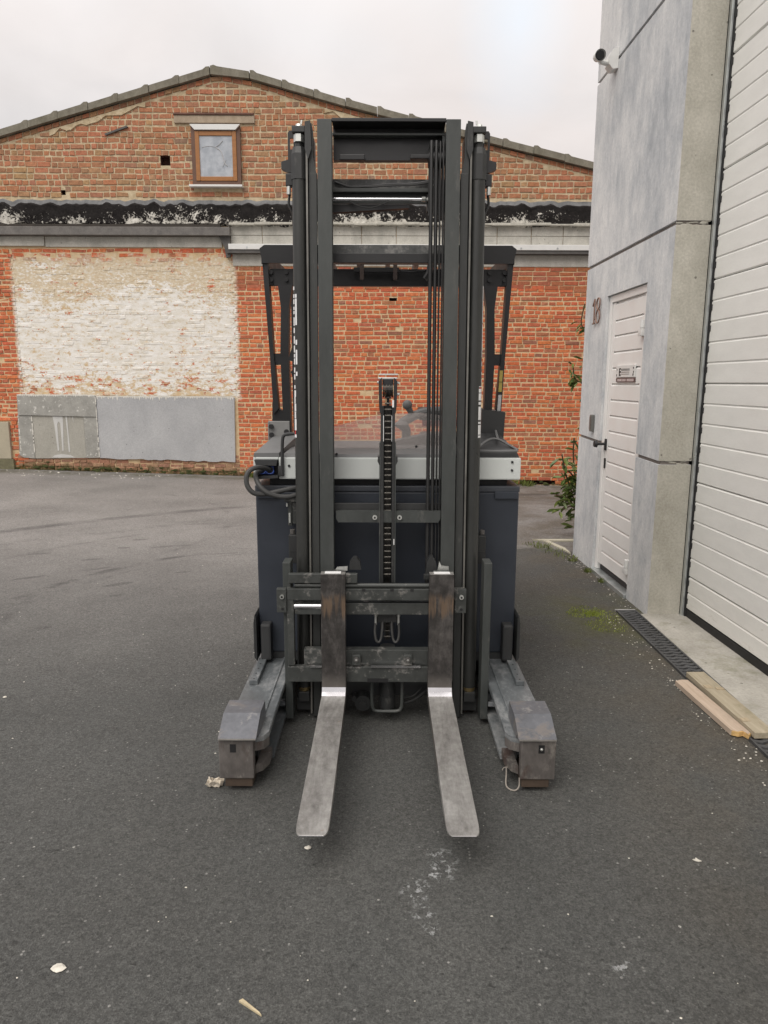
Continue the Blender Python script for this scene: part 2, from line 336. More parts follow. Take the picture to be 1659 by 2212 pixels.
def brick_mat():
    m, nt, b = newmat('brick'); p = pos(nt)
    tone = nd(nt, 'ShaderNodeAttribute', attribute_name='tone').outputs['Color']
    n1 = noise(nt, p, 26, 5, .7); n2 = noise(nt, p, 95, 3, .7)
    v = mth(nt, 'MULTIPLY', mr(nt, n1, .3, .7, .72, 1.25), mr(nt, n2, .3, .7, .8, 1.2))
    c = mixc(nt, 1.0, tone, nd(nt, 'ShaderNodeCombineColor', {0: v, 1: v, 2: v}).outputs[0], 'MULTIPLY')
    soot = mr(nt, noise(nt, p, 3.2, 6, .7), .60, .76, 0, .25); c = mixc(nt, soot, c, (.085, .062, .045))
    bl = mr(nt, noise(nt, p, 34, 5, .75), .60, .68, 0, .6); c = mixc(nt, bl, c, (.42, .32, .20))
    c = wash_layers(nt, p, c)
    setb(nt, b, col=c, rough=.9, spec=.2, nrm=bump(nt, mth(nt, 'ADD', n1, mth(nt, 'MULTIPLY', n2, .6)), .5, .006))
    return m
def mortar_mat():
    m, nt, b = newmat('mortar'); p = pos(nt); s = nd(nt, 'ShaderNodeSeparateXYZ', {0: p})
    n1 = noise(nt, p, 12, 6, .7); n2 = noise(nt, p, 80, 3)
    lo = ramp(nt, n1, [(.3, (.52, .37, .21)), (.6, (.70, .53, .33)), (.8, (.74, .60, .41))])
    hi = ramp(nt, n1, [(.3, (.38, .295, .18)), (.5, (.55, .445, .295)), (.7, (.68, .58, .41))])
    c = mixc(nt, mr(nt, s.outputs[2], 3.9, 4.0), lo, hi)
    c = wash_layers(nt, p, c, True)
    setb(nt, b, col=c, rough=.95, spec=.15, nrm=bump(nt, mth(nt, 'ADD', n1, n2), .5, .006))
    return m
def tar_mat():
    m, nt, b = newmat('peeling_tar'); p = pos(nt); s = nd(nt, 'ShaderNodeSeparateXYZ', {0: p}); Z = s.outputs[2]
    n1 = noise(nt, scaled(nt, p, (1, 1, 1.2)), 9, 8, .75, .8); n2 = noise(nt, p, 34, 4, .7, .5); big = noise(nt, p, 1.4, 3)
    k = mth(nt, 'ADD', mth(nt, 'ADD', mth(nt, 'MULTIPLY', n1, .6), mth(nt, 'MULTIPLY', n2, .4)), mth(nt, 'ADD', mth(nt, 'MULTIPLY', mth(nt, 'SUBTRACT', big, .5), .40), mr(nt, Z, 3.84, 4.1, .10, -.05)))
    c = mixc(nt, mr(nt, k, .575, .60), ramp(nt, n2, [(.3, (.012, .011, .011)), (.7, (.030, .027, .026))]), ramp(nt, n1, [(.4, (.30, .28, .24)), (.62, (.66, .64, .58))]))
    setb(nt, b, col=c, rough=.93, spec=.12, nrm=bump(nt, mth(nt, 'ADD', mr(nt, k, .56, .6), n2), .6, .008))
    return m
def facade_mat():
    m, nt, b = newmat('facade_concrete'); co = objco(nt); p = pos(nt)
    st = noise(nt, scaled(nt, p, (1, 1, .5)), 6.5, 7, .7, .3); big = noise(nt, scaled(nt, p, (1, 1, .6)), 1.6, 4, .6); f = noise(nt, p, 60, 4, .7)
    k = mth(nt, 'ADD', mth(nt, 'ADD', mth(nt, 'MULTIPLY', st, .35), mth(nt, 'MULTIPLY', noise(nt, scaled(nt, p, (1, 1, .45)), 19, 6, .75, .4), .27)), mth(nt, 'MULTIPLY', big, .38))
    c = ramp(nt, k, [(.34, (.33, .35, .375)), (.44, (.465, .485, .503)), (.53, (.60, .61, .613)), (.63, (.73, .73, .72))])
    v = mr(nt, f, .3, .7, .9, 1.1); c = mixc(nt, 1.0, c, nd(nt, 'ShaderNodeCombineColor', {0: v, 1: v, 2: v}).outputs[0], 'MULTIPLY')
    setb(nt, b, col=c, rough=.8, spec=.3, nrm=bump(nt, mth(nt, 'ADD', st, f), .25, .004))
    return m
def rawc_mat(name, a, bb, sc=4.0, moss=0.0):
    m, nt, b = newmat(name); p = pos(nt)
    n1 = noise(nt, scaled(nt, p, (1, 1, .6)), sc, 7, .68, .2); f = noise(nt, p, 70, 4, .7)
    c = ramp(nt, n1, [(.3, a), (.7, bb)])
    v = mr(nt, f, .3, .7, .85, 1.14); c = mixc(nt, 1.0, c, nd(nt, 'ShaderNodeCombineColor', {0: v, 1: v, 2: v}).outputs[0], 'MULTIPLY')
    vo = nd(nt, 'ShaderNodeTexVoronoi', {'Vector': p, 'Scale': 16.0}, feature='F1')
    hole = mth(nt, 'MULTIPLY', mr(nt, vo.outputs['Distance'], .09, .14, 1, 0), mr(nt, nd(nt, 'ShaderNodeSeparateColor', {0: vo.outputs['Color']}).outputs[0], .80, .82, 0, .7))
    c = mixc(nt, hole, c, (.09, .085, .075))
    if moss: c = mixc(nt, mr(nt, noise(nt, p, 3.5, 6, .7), .52, .70, 0, moss), c, (.12, .12, .05))
    setb(nt, b, col=c, rough=.88, spec=.25, nrm=bump(nt, mth(nt, 'ADD', n1, mth(nt, 'ADD', f, mth(nt, 'MULTIPLY', hole, -1.5))), .35, .005))
    return m
def fork_mat(name, dark):
    m, nt, b = newmat(name); co = objco(nt); n1 = noise(nt, scaled(nt, co, (2.6, .55, .8)), 5.5, 7, .72, .4); n2 = noise(nt, co, 26, 6, .75); st = noise(nt, scaled(nt, co, (9, 1, .5)), 9, 4, .6)
    if dark:
        c = ramp(nt, mth(nt, 'ADD', mth(nt, 'MULTIPLY', n1, .6), mth(nt, 'MULTIPLY', n2, .4)), [(.3, (.030, .028, .027)), (.48, (.068, .063, .060)), (.60, (.14, .13, .123)), (.75, (.24, .225, .21))])
        z = nd(nt, 'ShaderNodeSeparateXYZ', {0: co}).outputs[2]
        zz = mth(nt, 'ADD', z, mth(nt, 'MULTIPLY', mth(nt, 'SUBTRACT', st, .5), .16))
        k = mth(nt, 'MULTIPLY', mth(nt, 'MULTIPLY', mr(nt, zz, .525, .56), mr(nt, zz, .605, .63, 1, 0)), mr(nt, st, .36, .52, 0, .9))
        c = mixc(nt, mth(nt, 'MULTIPLY', k, .8), c, (.24, .165, .11))
        low = mr(nt, mth(nt, 'ADD', z, mth(nt, 'MULTIPLY', n1, .08)), .26, .31, .5, 0); c = mixc(nt, low, c, (.22, .20, .18))
        setb(nt, b, col=c, rough=mr(nt, n2, .3, .7, .38, .6), metal=.55, nrm=bump(nt, n2, .2, .003))
    else:
        c = ramp(nt, mth(nt, 'ADD', mth(nt, 'MULTIPLY', n1, .65), mth(nt, 'MULTIPLY', n2, .35)), [(.34, (.16, .153, .145)), (.44, (.275, .266, .252)), (.54, (.385, .375, .357)), (.66, (.57, .56, .54))])
        c = mixc(nt, mr(nt, noise(nt, co, 11, 5, .7), .66, .74, 0, .7), c, (.30, .17, .075))
        setb(nt, b, col=c, rough=mr(nt, n1, .3, .7, .55, .38), metal=.6, nrm=bump(nt, n2, .2, .003))
    return m
def shield_mat():
    m, nt, b = newmat('clear_shield'); nt.nodes.remove(b)
    o = nt.nodes['Material Output']
    t = nd(nt, 'ShaderNodeBsdfTransparent', {0: (.99, .965, .955, 1)}); g = nd(nt, 'ShaderNodeBsdfGlossy', {0: (1, 1, 1, 1), 1: .08}); df = nd(nt, 'ShaderNodeBsdfDiffuse', {0: (.85, .80, .78, 1)})
    s1 = nd(nt, 'ShaderNodeMixShader', {0: .23, 1: t.outputs[0], 2: df.outputs[0]})
    s2 = nd(nt, 'ShaderNodeMixShader', {0: nd(nt, 'ShaderNodeFresnel', {0: 1.45}).outputs[0], 1: s1.outputs[0], 2: g.outputs[0]})
    nt.links.new(s2.outputs[0], o.inputs[0]); return m
def wood_mat(name, a, bb, g):
    m, nt, b = newmat(name); co = objco(nt); n = noise(nt, scaled(nt, co, (14, 1.2, 14)), 3.2, 6, .65, .5); n2 = noise(nt, co, 5, 5, .7)
    c = ramp(nt, n, [(.3, a), (.7, bb)]); c = mixc(nt, mr(nt, n2, .55, .72, 0, .7), c, g)
    setb(nt, b, col=c, rough=.85, spec=.2, nrm=bump(nt, n, .4, .004)); return m

A = asphalt_mat(); BR = brick_mat(); MO = mortar_mat(); TAR = tar_mat(); FAC = facade_mat()
RAW = rawc_mat('raw_concrete', (.35, .335, .285), (.52, .50, .44)); SLAB = rawc_mat('threshold_concrete', (.31, .295, .26), (.47, .45, .405), 3.0, .5)
CEM = rawc_mat('cement_grey', (.37, .375, .385), (.47, .475, .48), 2.0); CEMB = rawc_mat('cement_buff', (.33, .32, .28), (.43, .415, .37), 3.0); CEM2 = paint('cement_rough', (.33, .325, .30), .9, var=.22, scale=6, wear=(.66, .65, .61), wt=(.57, .62), ws=17, bs=.3, spec=.2, fine=40)
BLK = rawc_mat('block_concrete', (.38, .37, .33), (.60, .58, .52), 5.0); TILE = rawc_mat('coping_concrete', (.15, .135, .105), (.27, .25, .20), 8.0, .25)
REND = rawc_mat('grey_render', (.17, .175, .18), (.30, .30, .30), 9.0)
DOORW = paint('door_white', (.81, .805, .77), .42, var=.05, bs=.01, spec=.4, wear=(.62, .60, .55), wt=(.64, .80), ws=5, stretch=(1, .6, 2)); ENTW = paint('entrance_white', (.80, .785, .76), .4, var=.04, bs=.01)
BLACK = paint('black_rubber', (.014, .014, .015), .6, bs=.02); ALU = paint('aluminium', (.55, .58, .58), .35, .8, var=.08)
WHITE = paint('white_plastic', (.72, .72, .70), .4, var=.05, bs=.01); DGREY = paint('dark_steel', (.09, .085, .08), .6, var=.4, wear=(.17, .155, .14), ws=5)
IRON = paint('cast_iron', (.085, .086, .088), .55, .3, var=.3); BRONZE = paint('bronze', (.26, .165, .13), .5, .4, var=.3)
WB = paint('window_brown', (.13, .065, .040), .45, var=.15); WO = paint('window_tan', (.34, .145, .045), .4, var=.15, stretch=(1, 1, 6))
MAST = paint('mast_paint', (.052, .057, .0545), .42, .0, var=.22, scale=4, wear=(.11, .108, .10), wt=(.58, .68), ws=13, stretch=(1, 1, .35), spec=.45, wear2=(.085, .088, .083), w2t=(.52, .70), w2s=2.2)
EDGE = paint('edge_highlight', (.17, .165, .15), .4, .4, var=.35, scale=6, stretch=(1, 1, .4), wear=(.05, .052, .05), ws=8)  # thin flange highlight put into a paler edge colour
MASTM = paint('mast_middle', (.036, .038, .036), .45, .0, var=.25, scale=5, wear=(.10, .098, .09), ws=12, stretch=(1, 1, .35))
MASTD = paint('mast_dark', (.026, .027, .027), .45, .0, var=.25, scale=5, wear=(.09, .088, .082), ws=12, stretch=(1, 1, .35))
MOTT = paint('mast_mottled', (.085, .087, .085), .45, .1, var=.5, scale=16, wear=(.21, .205, .195), wt=(.5, .62), ws=16)
CYL = paint('cylinder_paint', (.031, .032, .030), .34, .1, var=.2, scale=5, wear=(.13, .095, .065), wt=(.62, .70), ws=6, stretch=(1, 1, .5))
GUARD = paint('guard_black', (.014, .014, .015), .42, var=.2, bs=.02); NAVY = paint('battery_navy', (.030, .036, .048), .5, var=.12, scale=5, wear=(.06, .064, .075), wt=(.66, .74), bs=.05, fine=220)
FASC = paint('fascia_grey', (.62, .65, .63), .35, var=.03, bs=.0); HOOD = paint('hood_plastic', (.15, .152, .152), .55, var=.1, fine=180); HOODD = paint('trim_dark', (.035, .036, .037), .5, var=.1)
CARR = paint('carriage_paint', (.058, .062, .059), .45, .15, var=.3, scale=9, wear=(.24, .23, .215), wt=(.54, .63), ws=11)
LEG = paint('leg_paint', (.135, .148, .155), .45, .15, var=.35, scale=6, wear=(.30, .305, .305), wt=(.47, .62), ws=6, stretch=(1, .5, 1), spec=.5, wear2=(.045, .048, .055), w2s=4)
LEGF = paint('leg_front_worn', (.165, .150, .140), .5, .4, var=.35, scale=9, wear=(.32, .295, .265), wt=(.50, .62), ws=12, stretch=(1, 1, .5), wear2=(.11, .08, .07), w2t=(.54, .64), w2s=7)
LEGC = paint('leg_cap_worn', (.12, .125, .138), .4, .2, var=.3, scale=7, wear=(.27, .26, .25), wt=(.55, .64), ws=10, wear2=(.17, .155, .145), w2t=(.5, .6), w2s=6)
LEGB = paint('leg_skid', (.062, .043, .030), .8, var=.3); FK = fork_mat('fork_blade_steel', False); FKD = fork_mat('fork_shank_steel', True)
POL = paint('polished_steel', (.74, .74, .76), .2, 1.0, var=.08, bs=.0); CHROME = paint('chrome', (.80, .80, .82), .12, 1.0, var=.03, bs=0); ZINC = paint('zinc_bolt', (.62, .63, .60), .35, .7, var=.15)
CHAIN = paint('oiled_chain', (.045, .042, .038), .38, .7, var=.4, scale=40); PIN = paint('chain_pin', (.12, .112, .10), .3, .9, var=.3, scale=30); BRASS = paint('brass_ring', (.45, .34, .17), .3, .8)
HOSE = paint('hose_rubber', (.016, .016, .016), .45, bs=.0); CABLE = paint('battery_cable', (.050, .050, .049), .6, bs=.03); BLUE = paint('connector_blue', (.02, .055, .28), .4, bs=0); RED = paint('red_marker', (.50, .03, .03), .45, bs=0)
DECAL = paint('decal_white', (.78, .78, .78), .45, var=.03, bs=0); DECALG = paint('decal_grey', (.42, .42, .42), .45, bs=0); YEL = paint('decal_yellow', (.42, .33, .08), .5, bs=0)
SHIELD = shield_mat(); TYRE = paint('tyre_brown', (.10, .05, .035), .7); INK = paint('sign_ink', (.03, .025, .025), .6, bs=0); INKG = paint('sign_ink_grey', (.28, .27, .26), .6, bs=0); INKB = paint('sign_brown', (.10, .055, .05), .5, bs=0); PINKP = paint('sign_pale', (.48, .40, .39), .5, bs=0)
WD1 = wood_mat('fresh_plank', (.40, .31, .235), (.54, .44, .35), (.34, .28, .22)); WD2 = wood_mat('weathered_plank', (.29, .25, .175), (.44, .385, .29), (.19, .175, .10)); WD3 = wood_mat('split_plank', (.33, .27, .18), (.46, .38, .27), (.25, .20, .12)); WDC = paint('broken_wood', (.62, .40, .16), .8, var=.3, scale=30)
GLASSM, _nt, _b = newmat('window_pane'); setb(_nt, _b, col=mixc(_nt, mr(_nt, noise(_nt, pos(_nt), 7, 4, .6), .4, .6), (.34, .37, .41), (.47, .50, .54)), rough=.12, spec=.8)  # greyish glass; reflected sky put into the paler base colour
LEAF, _nt, _b = newmat('leaf'); setb(_nt, _b, col=mixc(_nt, nd(_nt, 'ShaderNodeObjectInfo').outputs['Random'], (.065, .115, .025), (.19, .23, .06)), rough=.45, spec=.5)
GRS, _nt, _b = newmat('grass_blade'); setb(_nt, _b, col=mixc(_nt, noise(_nt, pos(_nt), 9, 3), (.05, .075, .012), (.17, .20, .03)), rough=.7)
MOSG, _nt, _b = newmat('moss_blade'); setb(_nt, _b, col=mixc(_nt, noise(_nt, pos(_nt), 14, 3), (.14, .18, .02), (.32, .38, .05)), rough=.8)
STEM = paint('stem', (.10, .065, .035), .8); CHIPM = paint('stone_chip', (.60, .57, .50), .85, var=.2, scale=40); PAPER = paint('paper_scrap', (.55, .49, .40), .85, var=.3, scale=25); MOSSM = paint('moss', (.05, .058, .014), .95, var=.4, scale=30)
TAN = paint('beige_panel', (.40, .36, .27), .8, var=.15, scale=4); DRIP = paint('paint_drip', (.55, .55, .53), .7, var=.1); HOLED = paint('hole_dark', (.12, .055, .042), .95)

# ------------------------------------------------------------------ ground
def sm(t): t = max(0, min(1, t)); return t*t*(3-2*t)
def gz(x, y): return sm((y-6.3)/4.5) * (-.065 - .0275*max(-8, min(5.5, x)))
mb = MB()
xs = [-60, -30, -16] + [-10 + .5*i for i in range(41)] + [16, 30, 60]
ys = [-40, -15, -5, 0, 3, 5, 6] + [6.25 + .25*i for i in range(28)] + [16, 25, 60]
for y in ys:
    for x in xs: mb.v.append((x, y, gz(x, y)))
nx = len(xs)
for j in range(len(ys)-1):
    for i in range(nx-1): mb.f.append((j*nx+i, j*nx+i+1, (j+1)*nx+i+1, (j+1)*nx+i)); mb.mi.append(0)
single('ground', mb, A, kind='structure', smooth=True)

# ------------------------------------------------------------------ brick building
WY = 11.33
bb = thing('brick_building', 'old red brick building with low gable, tar band and small brown window', 'building', (0, WY, 0))
TOP = [(-9.2, 4.23), (-5.739, 5.155), (-2.567, 6.007), (-2.396, 6.02), (-1.957, 5.947), (-.62, 5.595), (1.746, 5.045), (3.18, 4.728), (8.8, 3.49)]
def top(x):
    for (x0, z0), (x1, z1) in zip(TOP, TOP[1:]):
        if x0 <= x <= x1: return z0 + (z1-z0)*(x-x0)/(x1-x0)
    return 3.5
HOLES = [(-3.372, -3.225, 4.69, 4.83), (2.20, 2.78, -.125, -.055), (.07, .19, 2.74, 2.79), (-4.9, -4.83, 4.27, 4.34)]
SOLID = [(-2.89, -2.155, 4.37, 5.24), (-3.135, -1.94, 5.265, 5.415), (-6.62, -5.99, -.3, .865)]
def tone_low():
    k = random.random()
    if k < .50: c = (rnd(.44, .54), rnd(.088, .118), rnd(.032, .048))
    elif k < .74: c = (rnd(.54, .64), rnd(.15, .195), rnd(.045, .07))
    elif k < .90: c = (rnd(.28, .37), rnd(.075, .10), rnd(.042, .06))
    elif k < .972: c = (rnd(.22, .32), rnd(.12, .16), rnd(.07, .09))
    else: g = rnd(.09, .15); c = (g*1.1, g*.95, g*.8)
    return c
def tone_up():
    k = random.random()
    if k < .50: c = (rnd(.34, .44), rnd(.125, .155), rnd(.068, .09))
    elif k < .82: c = (rnd(.23, .31), rnd(.11, .14), rnd(.065, .09))
    elif k < .93: c = (rnd(.28, .34), rnd(.18, .215), rnd(.10, .125))
    elif k < .985: c = (rnd(.33, .38), rnd(.23, .26), rnd(.12, .14))
    else: g = rnd(.11, .16); c = (g, g*.95, g*.85)
    return c
bricks = []
_tu, _tl = tone_up, tone_low
def lerp3(a, b_, t): return tuple(x + (y-x)*t for x, y in zip(a, b_))
def tone_up(): return lerp3(_tu(), (.50, .255, .14), .42)
def tone_low(): return lerp3(_tl(), (.62, .205, .11), .42)
def add_brick(x0, x1, z0, z1, tone, proud, jit=.004):
    zl = min(z1, top(x0) - .19); zr = min(z1, top(x1) - .19)
    if z0 > 3.9 and (zl < z0 + .02 or zr < z0 + .02): return
    for (a, b_, c, d_) in HOLES + SOLID:
        if x1 > a and x0 < b_ and z1 > c + .01 and z0 < d_ - .01:
            if x0 < a - .03: x1 = min(x1, a)
            elif x1 > b_ + .03: x0 = max(x0, b_)
            else: return
    j = lambda: rnd(-jit, jit)
    bricks.append(([(x0+j(), z0+j()), (x1+j(), z0+j()), (x1+j(), zr+j()), (x0+j(), zl+j())], proud, tone))
def lay(xa, xb, za, zb, h, jh, bond, tone, head, stre, joint, pr=(0, .012), miss=0.0, jit=.004, seed=None):
    r = 0; z = za
    while z < zb - h*.4:
        x = xa + rnd(-.5, 0)*head
        while x < xb:
            hd = (r % 2 == 0 and random.random() > .10) if bond == 'english' else (random.random() < bond)
            if bond == 'english' and r % 2 and random.random() < .14: hd = True
            w = (head if hd else stre) * rnd(.92, 1.08)
            x0, x1 = max(x, xa), min(x + w - joint, xb)
            if x1 - x0 > .025 and random.random() > miss:
                wob = .006*math.sin(x*1.7 + r) + .004*math.sin(x*4.1)
                add_brick(x0, x1, z + wob, z + wob + h - jh + rnd(-.003, .003), tone(), rnd(*pr), jit)
            x += w
        z += h; r += 1
lay(-9, 8.5, 4.245, 6.0, .084, .0200, .80, tone_up, .100, .20, .0145, (-.001, .008), .004, .006)
lay(-2.33, 8.5, -.32, 2.92, .0654, .0178, 'english', tone_low, .110, .218, .0165, (-.001, .007), .003)
pink = lambda: (rnd(.36, .44), rnd(.125, .15), rnd(.065, .085))
lay(-2.33, 8.5, 2.925, 3.25, .0654, .010, .25, lambda: pink() if random.random() > .12 else tone_low(), .108, .216, .012, (0, .006))
lay(-9, -5.73, -.1, 3.52, .0654, .0175, 'english', tone_low, .110, .216, .016, (-.003, .016), .03, .006)
lay(-5.72, -2.33, 1.285, 3.52, .0654, .012, .5, tone_low, .108, .216, .011, (-.0035, .006), .03, .010)
lay(-5.9, -2.34, -.12, .30, .0654, .012, .6, lambda: lerp3(tone_up(), (.32, .20, .15), .5), .108, .19, .013, (-.004, .02), .02, .007)
# raking course under the coping
for (x0, z0), (x1, z1) in zip(TOP, TOP[1:]):
    n = max(1, int((x1-x0)/.112))
    for i in range(n):
        a = x0 + (x1-x0)*i/n; b_ = a + (x1-x0)/n - .014; za, zb2 = top(a) - .105, top(b_) - .105
        hh = rnd(.055, .068); j = lambda: rnd(-.004, .004)
        bricks.append(([(a+j(), za-hh+j()), (b_+j(), zb2-hh+j()), (b_, zb2), (a, za)], rnd(0, .016), tone_up()))
def brick_geo(mb, q, proud, tone):
    mb.c = tone; yb, yf = WY + .03, WY - proud; ch = .0035
    cx = sum(p[0] for p in q)/4; cz = sum(p[1] for p in q)/4
    inn = [(p[0] + math.copysign(ch, cx-p[0]), p[1] + math.copysign(ch, cz-p[1])) for p in q]
    pts = [(p[0], yb, p[1]) for p in q] + [(p[0], yf + .004, p[1]) for p in q] + [(p[0], yf + rnd(-.002, .002), p[1]) for p in inn]
    fs = []
    for k in (0, 4):
        for i in range(4): fs.append((k+i, k+(i+1) % 4, k+4+(i+1) % 4, k+4+i))
    fs.append((8, 9, 10, 11)); mb.add(pts, fs)
def visible(q):
    x = (q[0][0]+q[1][0])/2; z = q[0][1]
    if z > 3.9: return -5.6 < x < -1.6 or 1.85 < x < 3.1
    if x < -2.34: return False
    return (-2.30 < x < -1.95 and z > .3) or (-.72 < x < .64 and 1.32 < z < 3.0) or (2.02 < x < 3.02 and z > .1)
def area(q): return abs((q[1][0]-q[0][0])*(q[2][1]-q[1][1]))
order = sorted(range(len(bricks)), key=lambda i: -area(bricks[i][0]) if visible(bricks[i][0]) else 1)
pick = set(i for i in order[:300] if visible(bricks[i][0]))
rest = MB()
for i, (q, pr, t) in enumerate(bricks):
    if i in pick:
        m1 = MB(); brick_geo(m1, q, pr, t); part('brick', m1, BR, bb)
    else: brick_geo(rest, q, pr, t)
part('brickwork', rest, BR, bb, kind='stuff')
# mortar bed behind the bricks, with real holes
cuts = sorted(set([-9.2, 8.8] + [p[0] for p in TOP] + [v for h in HOLES for v in h[:2]]))
mo = MB(); dk = MB()
for x0, x1 in zip(cuts, cuts[1:]):
    xm = (x0+x1)/2; yb = WY + .004
    hs = sorted([h for h in HOLES if h[0] <= xm <= h[1]], key=lambda h: h[2]); z = -.5
    for h in hs:
        mo.add([(x0, yb, z), (x1, yb, z), (x1, yb, h[2]), (x0, yb, h[2])], [(0, 1, 2, 3)]); z = h[3]
    mo.add([(x0, yb, z), (x1, yb, z), (x1, yb, top(x1)-.10), (x0, yb, top(x0)-.10)], [(0, 1, 2, 3)])
part('mortar_bed', mo, MO, bb)
part('plaster_coat', MB().box(-5.70, -2.36, WY-.0005, WY+.02, 1.28, 3.44), MO, bb)
for h in HOLES: dk.add([(h[0], WY+.01, h[2]), (h[1], WY+.01, h[2]), (h[1], WY+.01, h[3]), (h[0], WY+.01, h[3])] + [(h[0], WY+.16, h[2]), (h[1], WY+.16, h[2]), (h[1], WY+.16, h[3]), (h[0], WY+.16, h[3])], [(0,1,5,4),(1,2,6,5),(2,3,7,6),(3,0,4,7),(4,5,6,7)])
part('wall_hole', dk, HOLED, bb)
# smeared mortar wedges below the raking course
wd = MB()
for a, b_ in ((-5.0, -4.2), (-4.75, -3.55), (-.9, .3)):
    for i in range(10):
        x0 = a + (b_-a)*i/10; x1 = a + (b_-a)*(i+1)/10; t0 = top(x0)-.178; t1 = top(x1)-.178; h0 = .075*abs(math.sin(i*.9+a))+.012; h1 = .075*abs(math.sin((i+1)*.9+a))+.012
        wd.add([(x0, WY-.016, t0-h0), (x1, WY-.016, t1-h1), (x1, WY-.012, t1), (x0, WY-.012, t0), (x0, WY+.01, t0-h0-.01), (x1, WY+.01, t1-h1-.01)], [(0,1,2,3),(4,5,1,0)])
part('mortar_smear', wd, MO, bb)
# coping tiles: one object each
def coping(xa, xb, n, flip):
    for i in range(n):
        x0 = xa + (xb-xa)*i/n; x1 = xa + (xb-xa)*(i+1)/n - .006
        z0, z1 = top(x0), top(x1); t = .092; sg = 1
        xl = x1 - .10 if not flip else x0 + .10
        pr = [(x0, z0-t), (x1, z1-t), (x1, z1)]
        if not flip: pr += [(x1, z1+.018), (x1-.05, top(x1-.05)+.028), (xl, top(xl)+.004), (x0, z0)]
        else: pr += [(xl, top(xl)+.004), (x0+.05, top(x0+.05)+.028), (x0, z0+.018), (x0, z0)]
        j = rnd(-.007, .007)
        part('coping_tile', MB().prism([(x, z+j) for x, z in pr], 'y', WY-.075+rnd(-.008, .008), WY+.40), TILE, bb)
coping(-9.15, -5.739, 8, False); coping(-5.735, -2.567, 7, False); coping(-2.56, -1.99, 1, True); coping(-1.98, 1.746, 8, True); coping(1.75, 8.7, 15, True)
roof = MB()
for (x0, z0), (x1, z1) in zip(TOP, TOP[1:]): roof.add([(x0, WY+.3, z0-.06), (x1, WY+.3, z1-.06), (x1, WY+16, z1-.06), (x0, WY+16, z0-.06)], [(0, 1, 2, 3)])
part('roof', roof, TILE, bb)
sw = MB().box(-9.2, -9.0, WY+.02, WY+16, -.5, 4.2).box(8.6, 8.8, WY+.02, WY+16, -.5, 3.5).box(-9.2, 8.8, WY+15.8, WY+16, -.5, 3.5); part('side_wall', sw, MO, bb)
# lintel, window
part('lintel', MB().box(-3.135, -1.94, WY-.03, WY+.02, 5.272, 5.378, .006), rawc_mat('lintel_stone', (.32, .25, .18), (.44, .36, .27), 10.0), bb)
part('lintel_tile', MB().box(-3.14, -1.95, WY-.045, WY+.02, 5.382, 5.41, .006), paint('lintel_brown', (.14, .075, .055), .9, var=.4), bb)
part('iron_strip', MB().prism([(-4.18, 5.12), (-4.16, 5.10), (-3.82, 5.215), (-3.84, 5.235)], 'y', WY-.03, WY), DGREY, bb)
x0, x1, z0, z1 = -2.885, -2.158, 4.405, 5.235
win = part('window', MB().box(x0, x0+.055, WY-.05, WY+.05, z0, z1).box(x1-.055, x1, WY-.05, WY+.05, z0, z1).box(x0+.055, x1-.055, WY-.05, WY+.05, z0, z0+.055).box(x0+.055, x1-.055, WY-.05, WY+.05, z1-.08, z1), WB, bb)
a, b_, c, e = x0+.057, x1-.057, z0+.057, z1-.082
part('sash', MB().box(a, a+.062, WY-.062, WY, c, e, .006).box(b_-.062, b_, WY-.062, WY, c, e, .006).box(a+.063, b_-.063, WY-.06, WY, c, c+.062, .006).box(a+.063, b_-.063, WY-.06, WY, e-.062, e, .006), WO, win)
part('pane', MB().box(a+.058, b_-.058, WY-.045, WY-.02, c+.058, e-.058), GLASSM, win)
cr = MB(); px = [(-2.42, 5.02), (-2.47, 4.97), (-2.52, 4.93), (-2.45, 4.88), (-2.42, 4.79), (-2.40, 4.72), (-2.36, 4.67)]
cr.tube([(x, WY-.047, z) for x, z in px], .006, 5); cr.tube([(-2.52, WY-.047, 4.93), (-2.62, WY-.047, 4.95), (-2.73, WY-.047, 4.93)], .003, 5); cr.tube([(-2.38, WY-.047, 4.76), (-2.43, WY-.047, 4.66)], .004, 5)
part('tape', cr, DECALG, win)
part('head_trim', MB().prism([(x0-.01, 5.24), (x1+.01, 5.24), (x1-.06, 5.165), (x0+.06, 5.165)], 'y', WY-.085, WY-.052), WHITE, win)
part('sill', MB().box(x0-.05, x1+.02, WY-.10, WY+.01, 4.372, 4.402, .005), WHITE, win)
# render and tar bands (relief grids)
def band(name, xa, xb, zf0, zf1, y, amp, mat, nxx=240, nz=8, rag=.0):
    import mathutils
    mb = MB()
    for j in range(nz+1):
        for i in range(nxx+1):
            x = xa + (xb-xa)*i/nxx; t = j/nz
            n0 = mathutils.noise.noise((x*5, 3, 0)); n1 = mathutils.noise.noise((x*7, 9, 0))
            z = (zf0 + rag*n0)*(1-t) + (zf1 + rag*1.4*n1)*t
            mb.v.append((x, y - amp*(.5+mathutils.noise.fractal((x*6, z*8, 1.7), 1.0, 2.0, 4)) + (.05 if j in (0, nz) else 0), z))
    for j in range(nz):
        for i in range(nxx): k = j*(nxx+1)+i; mb.f.append((k, k+1, k+nxx+2, k+nxx+1)); mb.mi.append(0)
    return part(name, mb, mat, bb, smooth=True)
band('render_band', -9.1, 8.6, 4.10, 4.21, WY-.006, .014, REND, rag=.03)
band('tar_band', -9.1, 8.6, 3.825, 4.145, WY-.045, .022, TAR, 360, 10, .045)
led = MB()
x = -2.36
while x < 8.5:
    w = rnd(.12, .5)
    led.box(x, x+w, WY-.105+rnd(-.01, .01), WY, 3.838+rnd(-.006, .006), 3.868+rnd(-.008, .012), .004); x += w
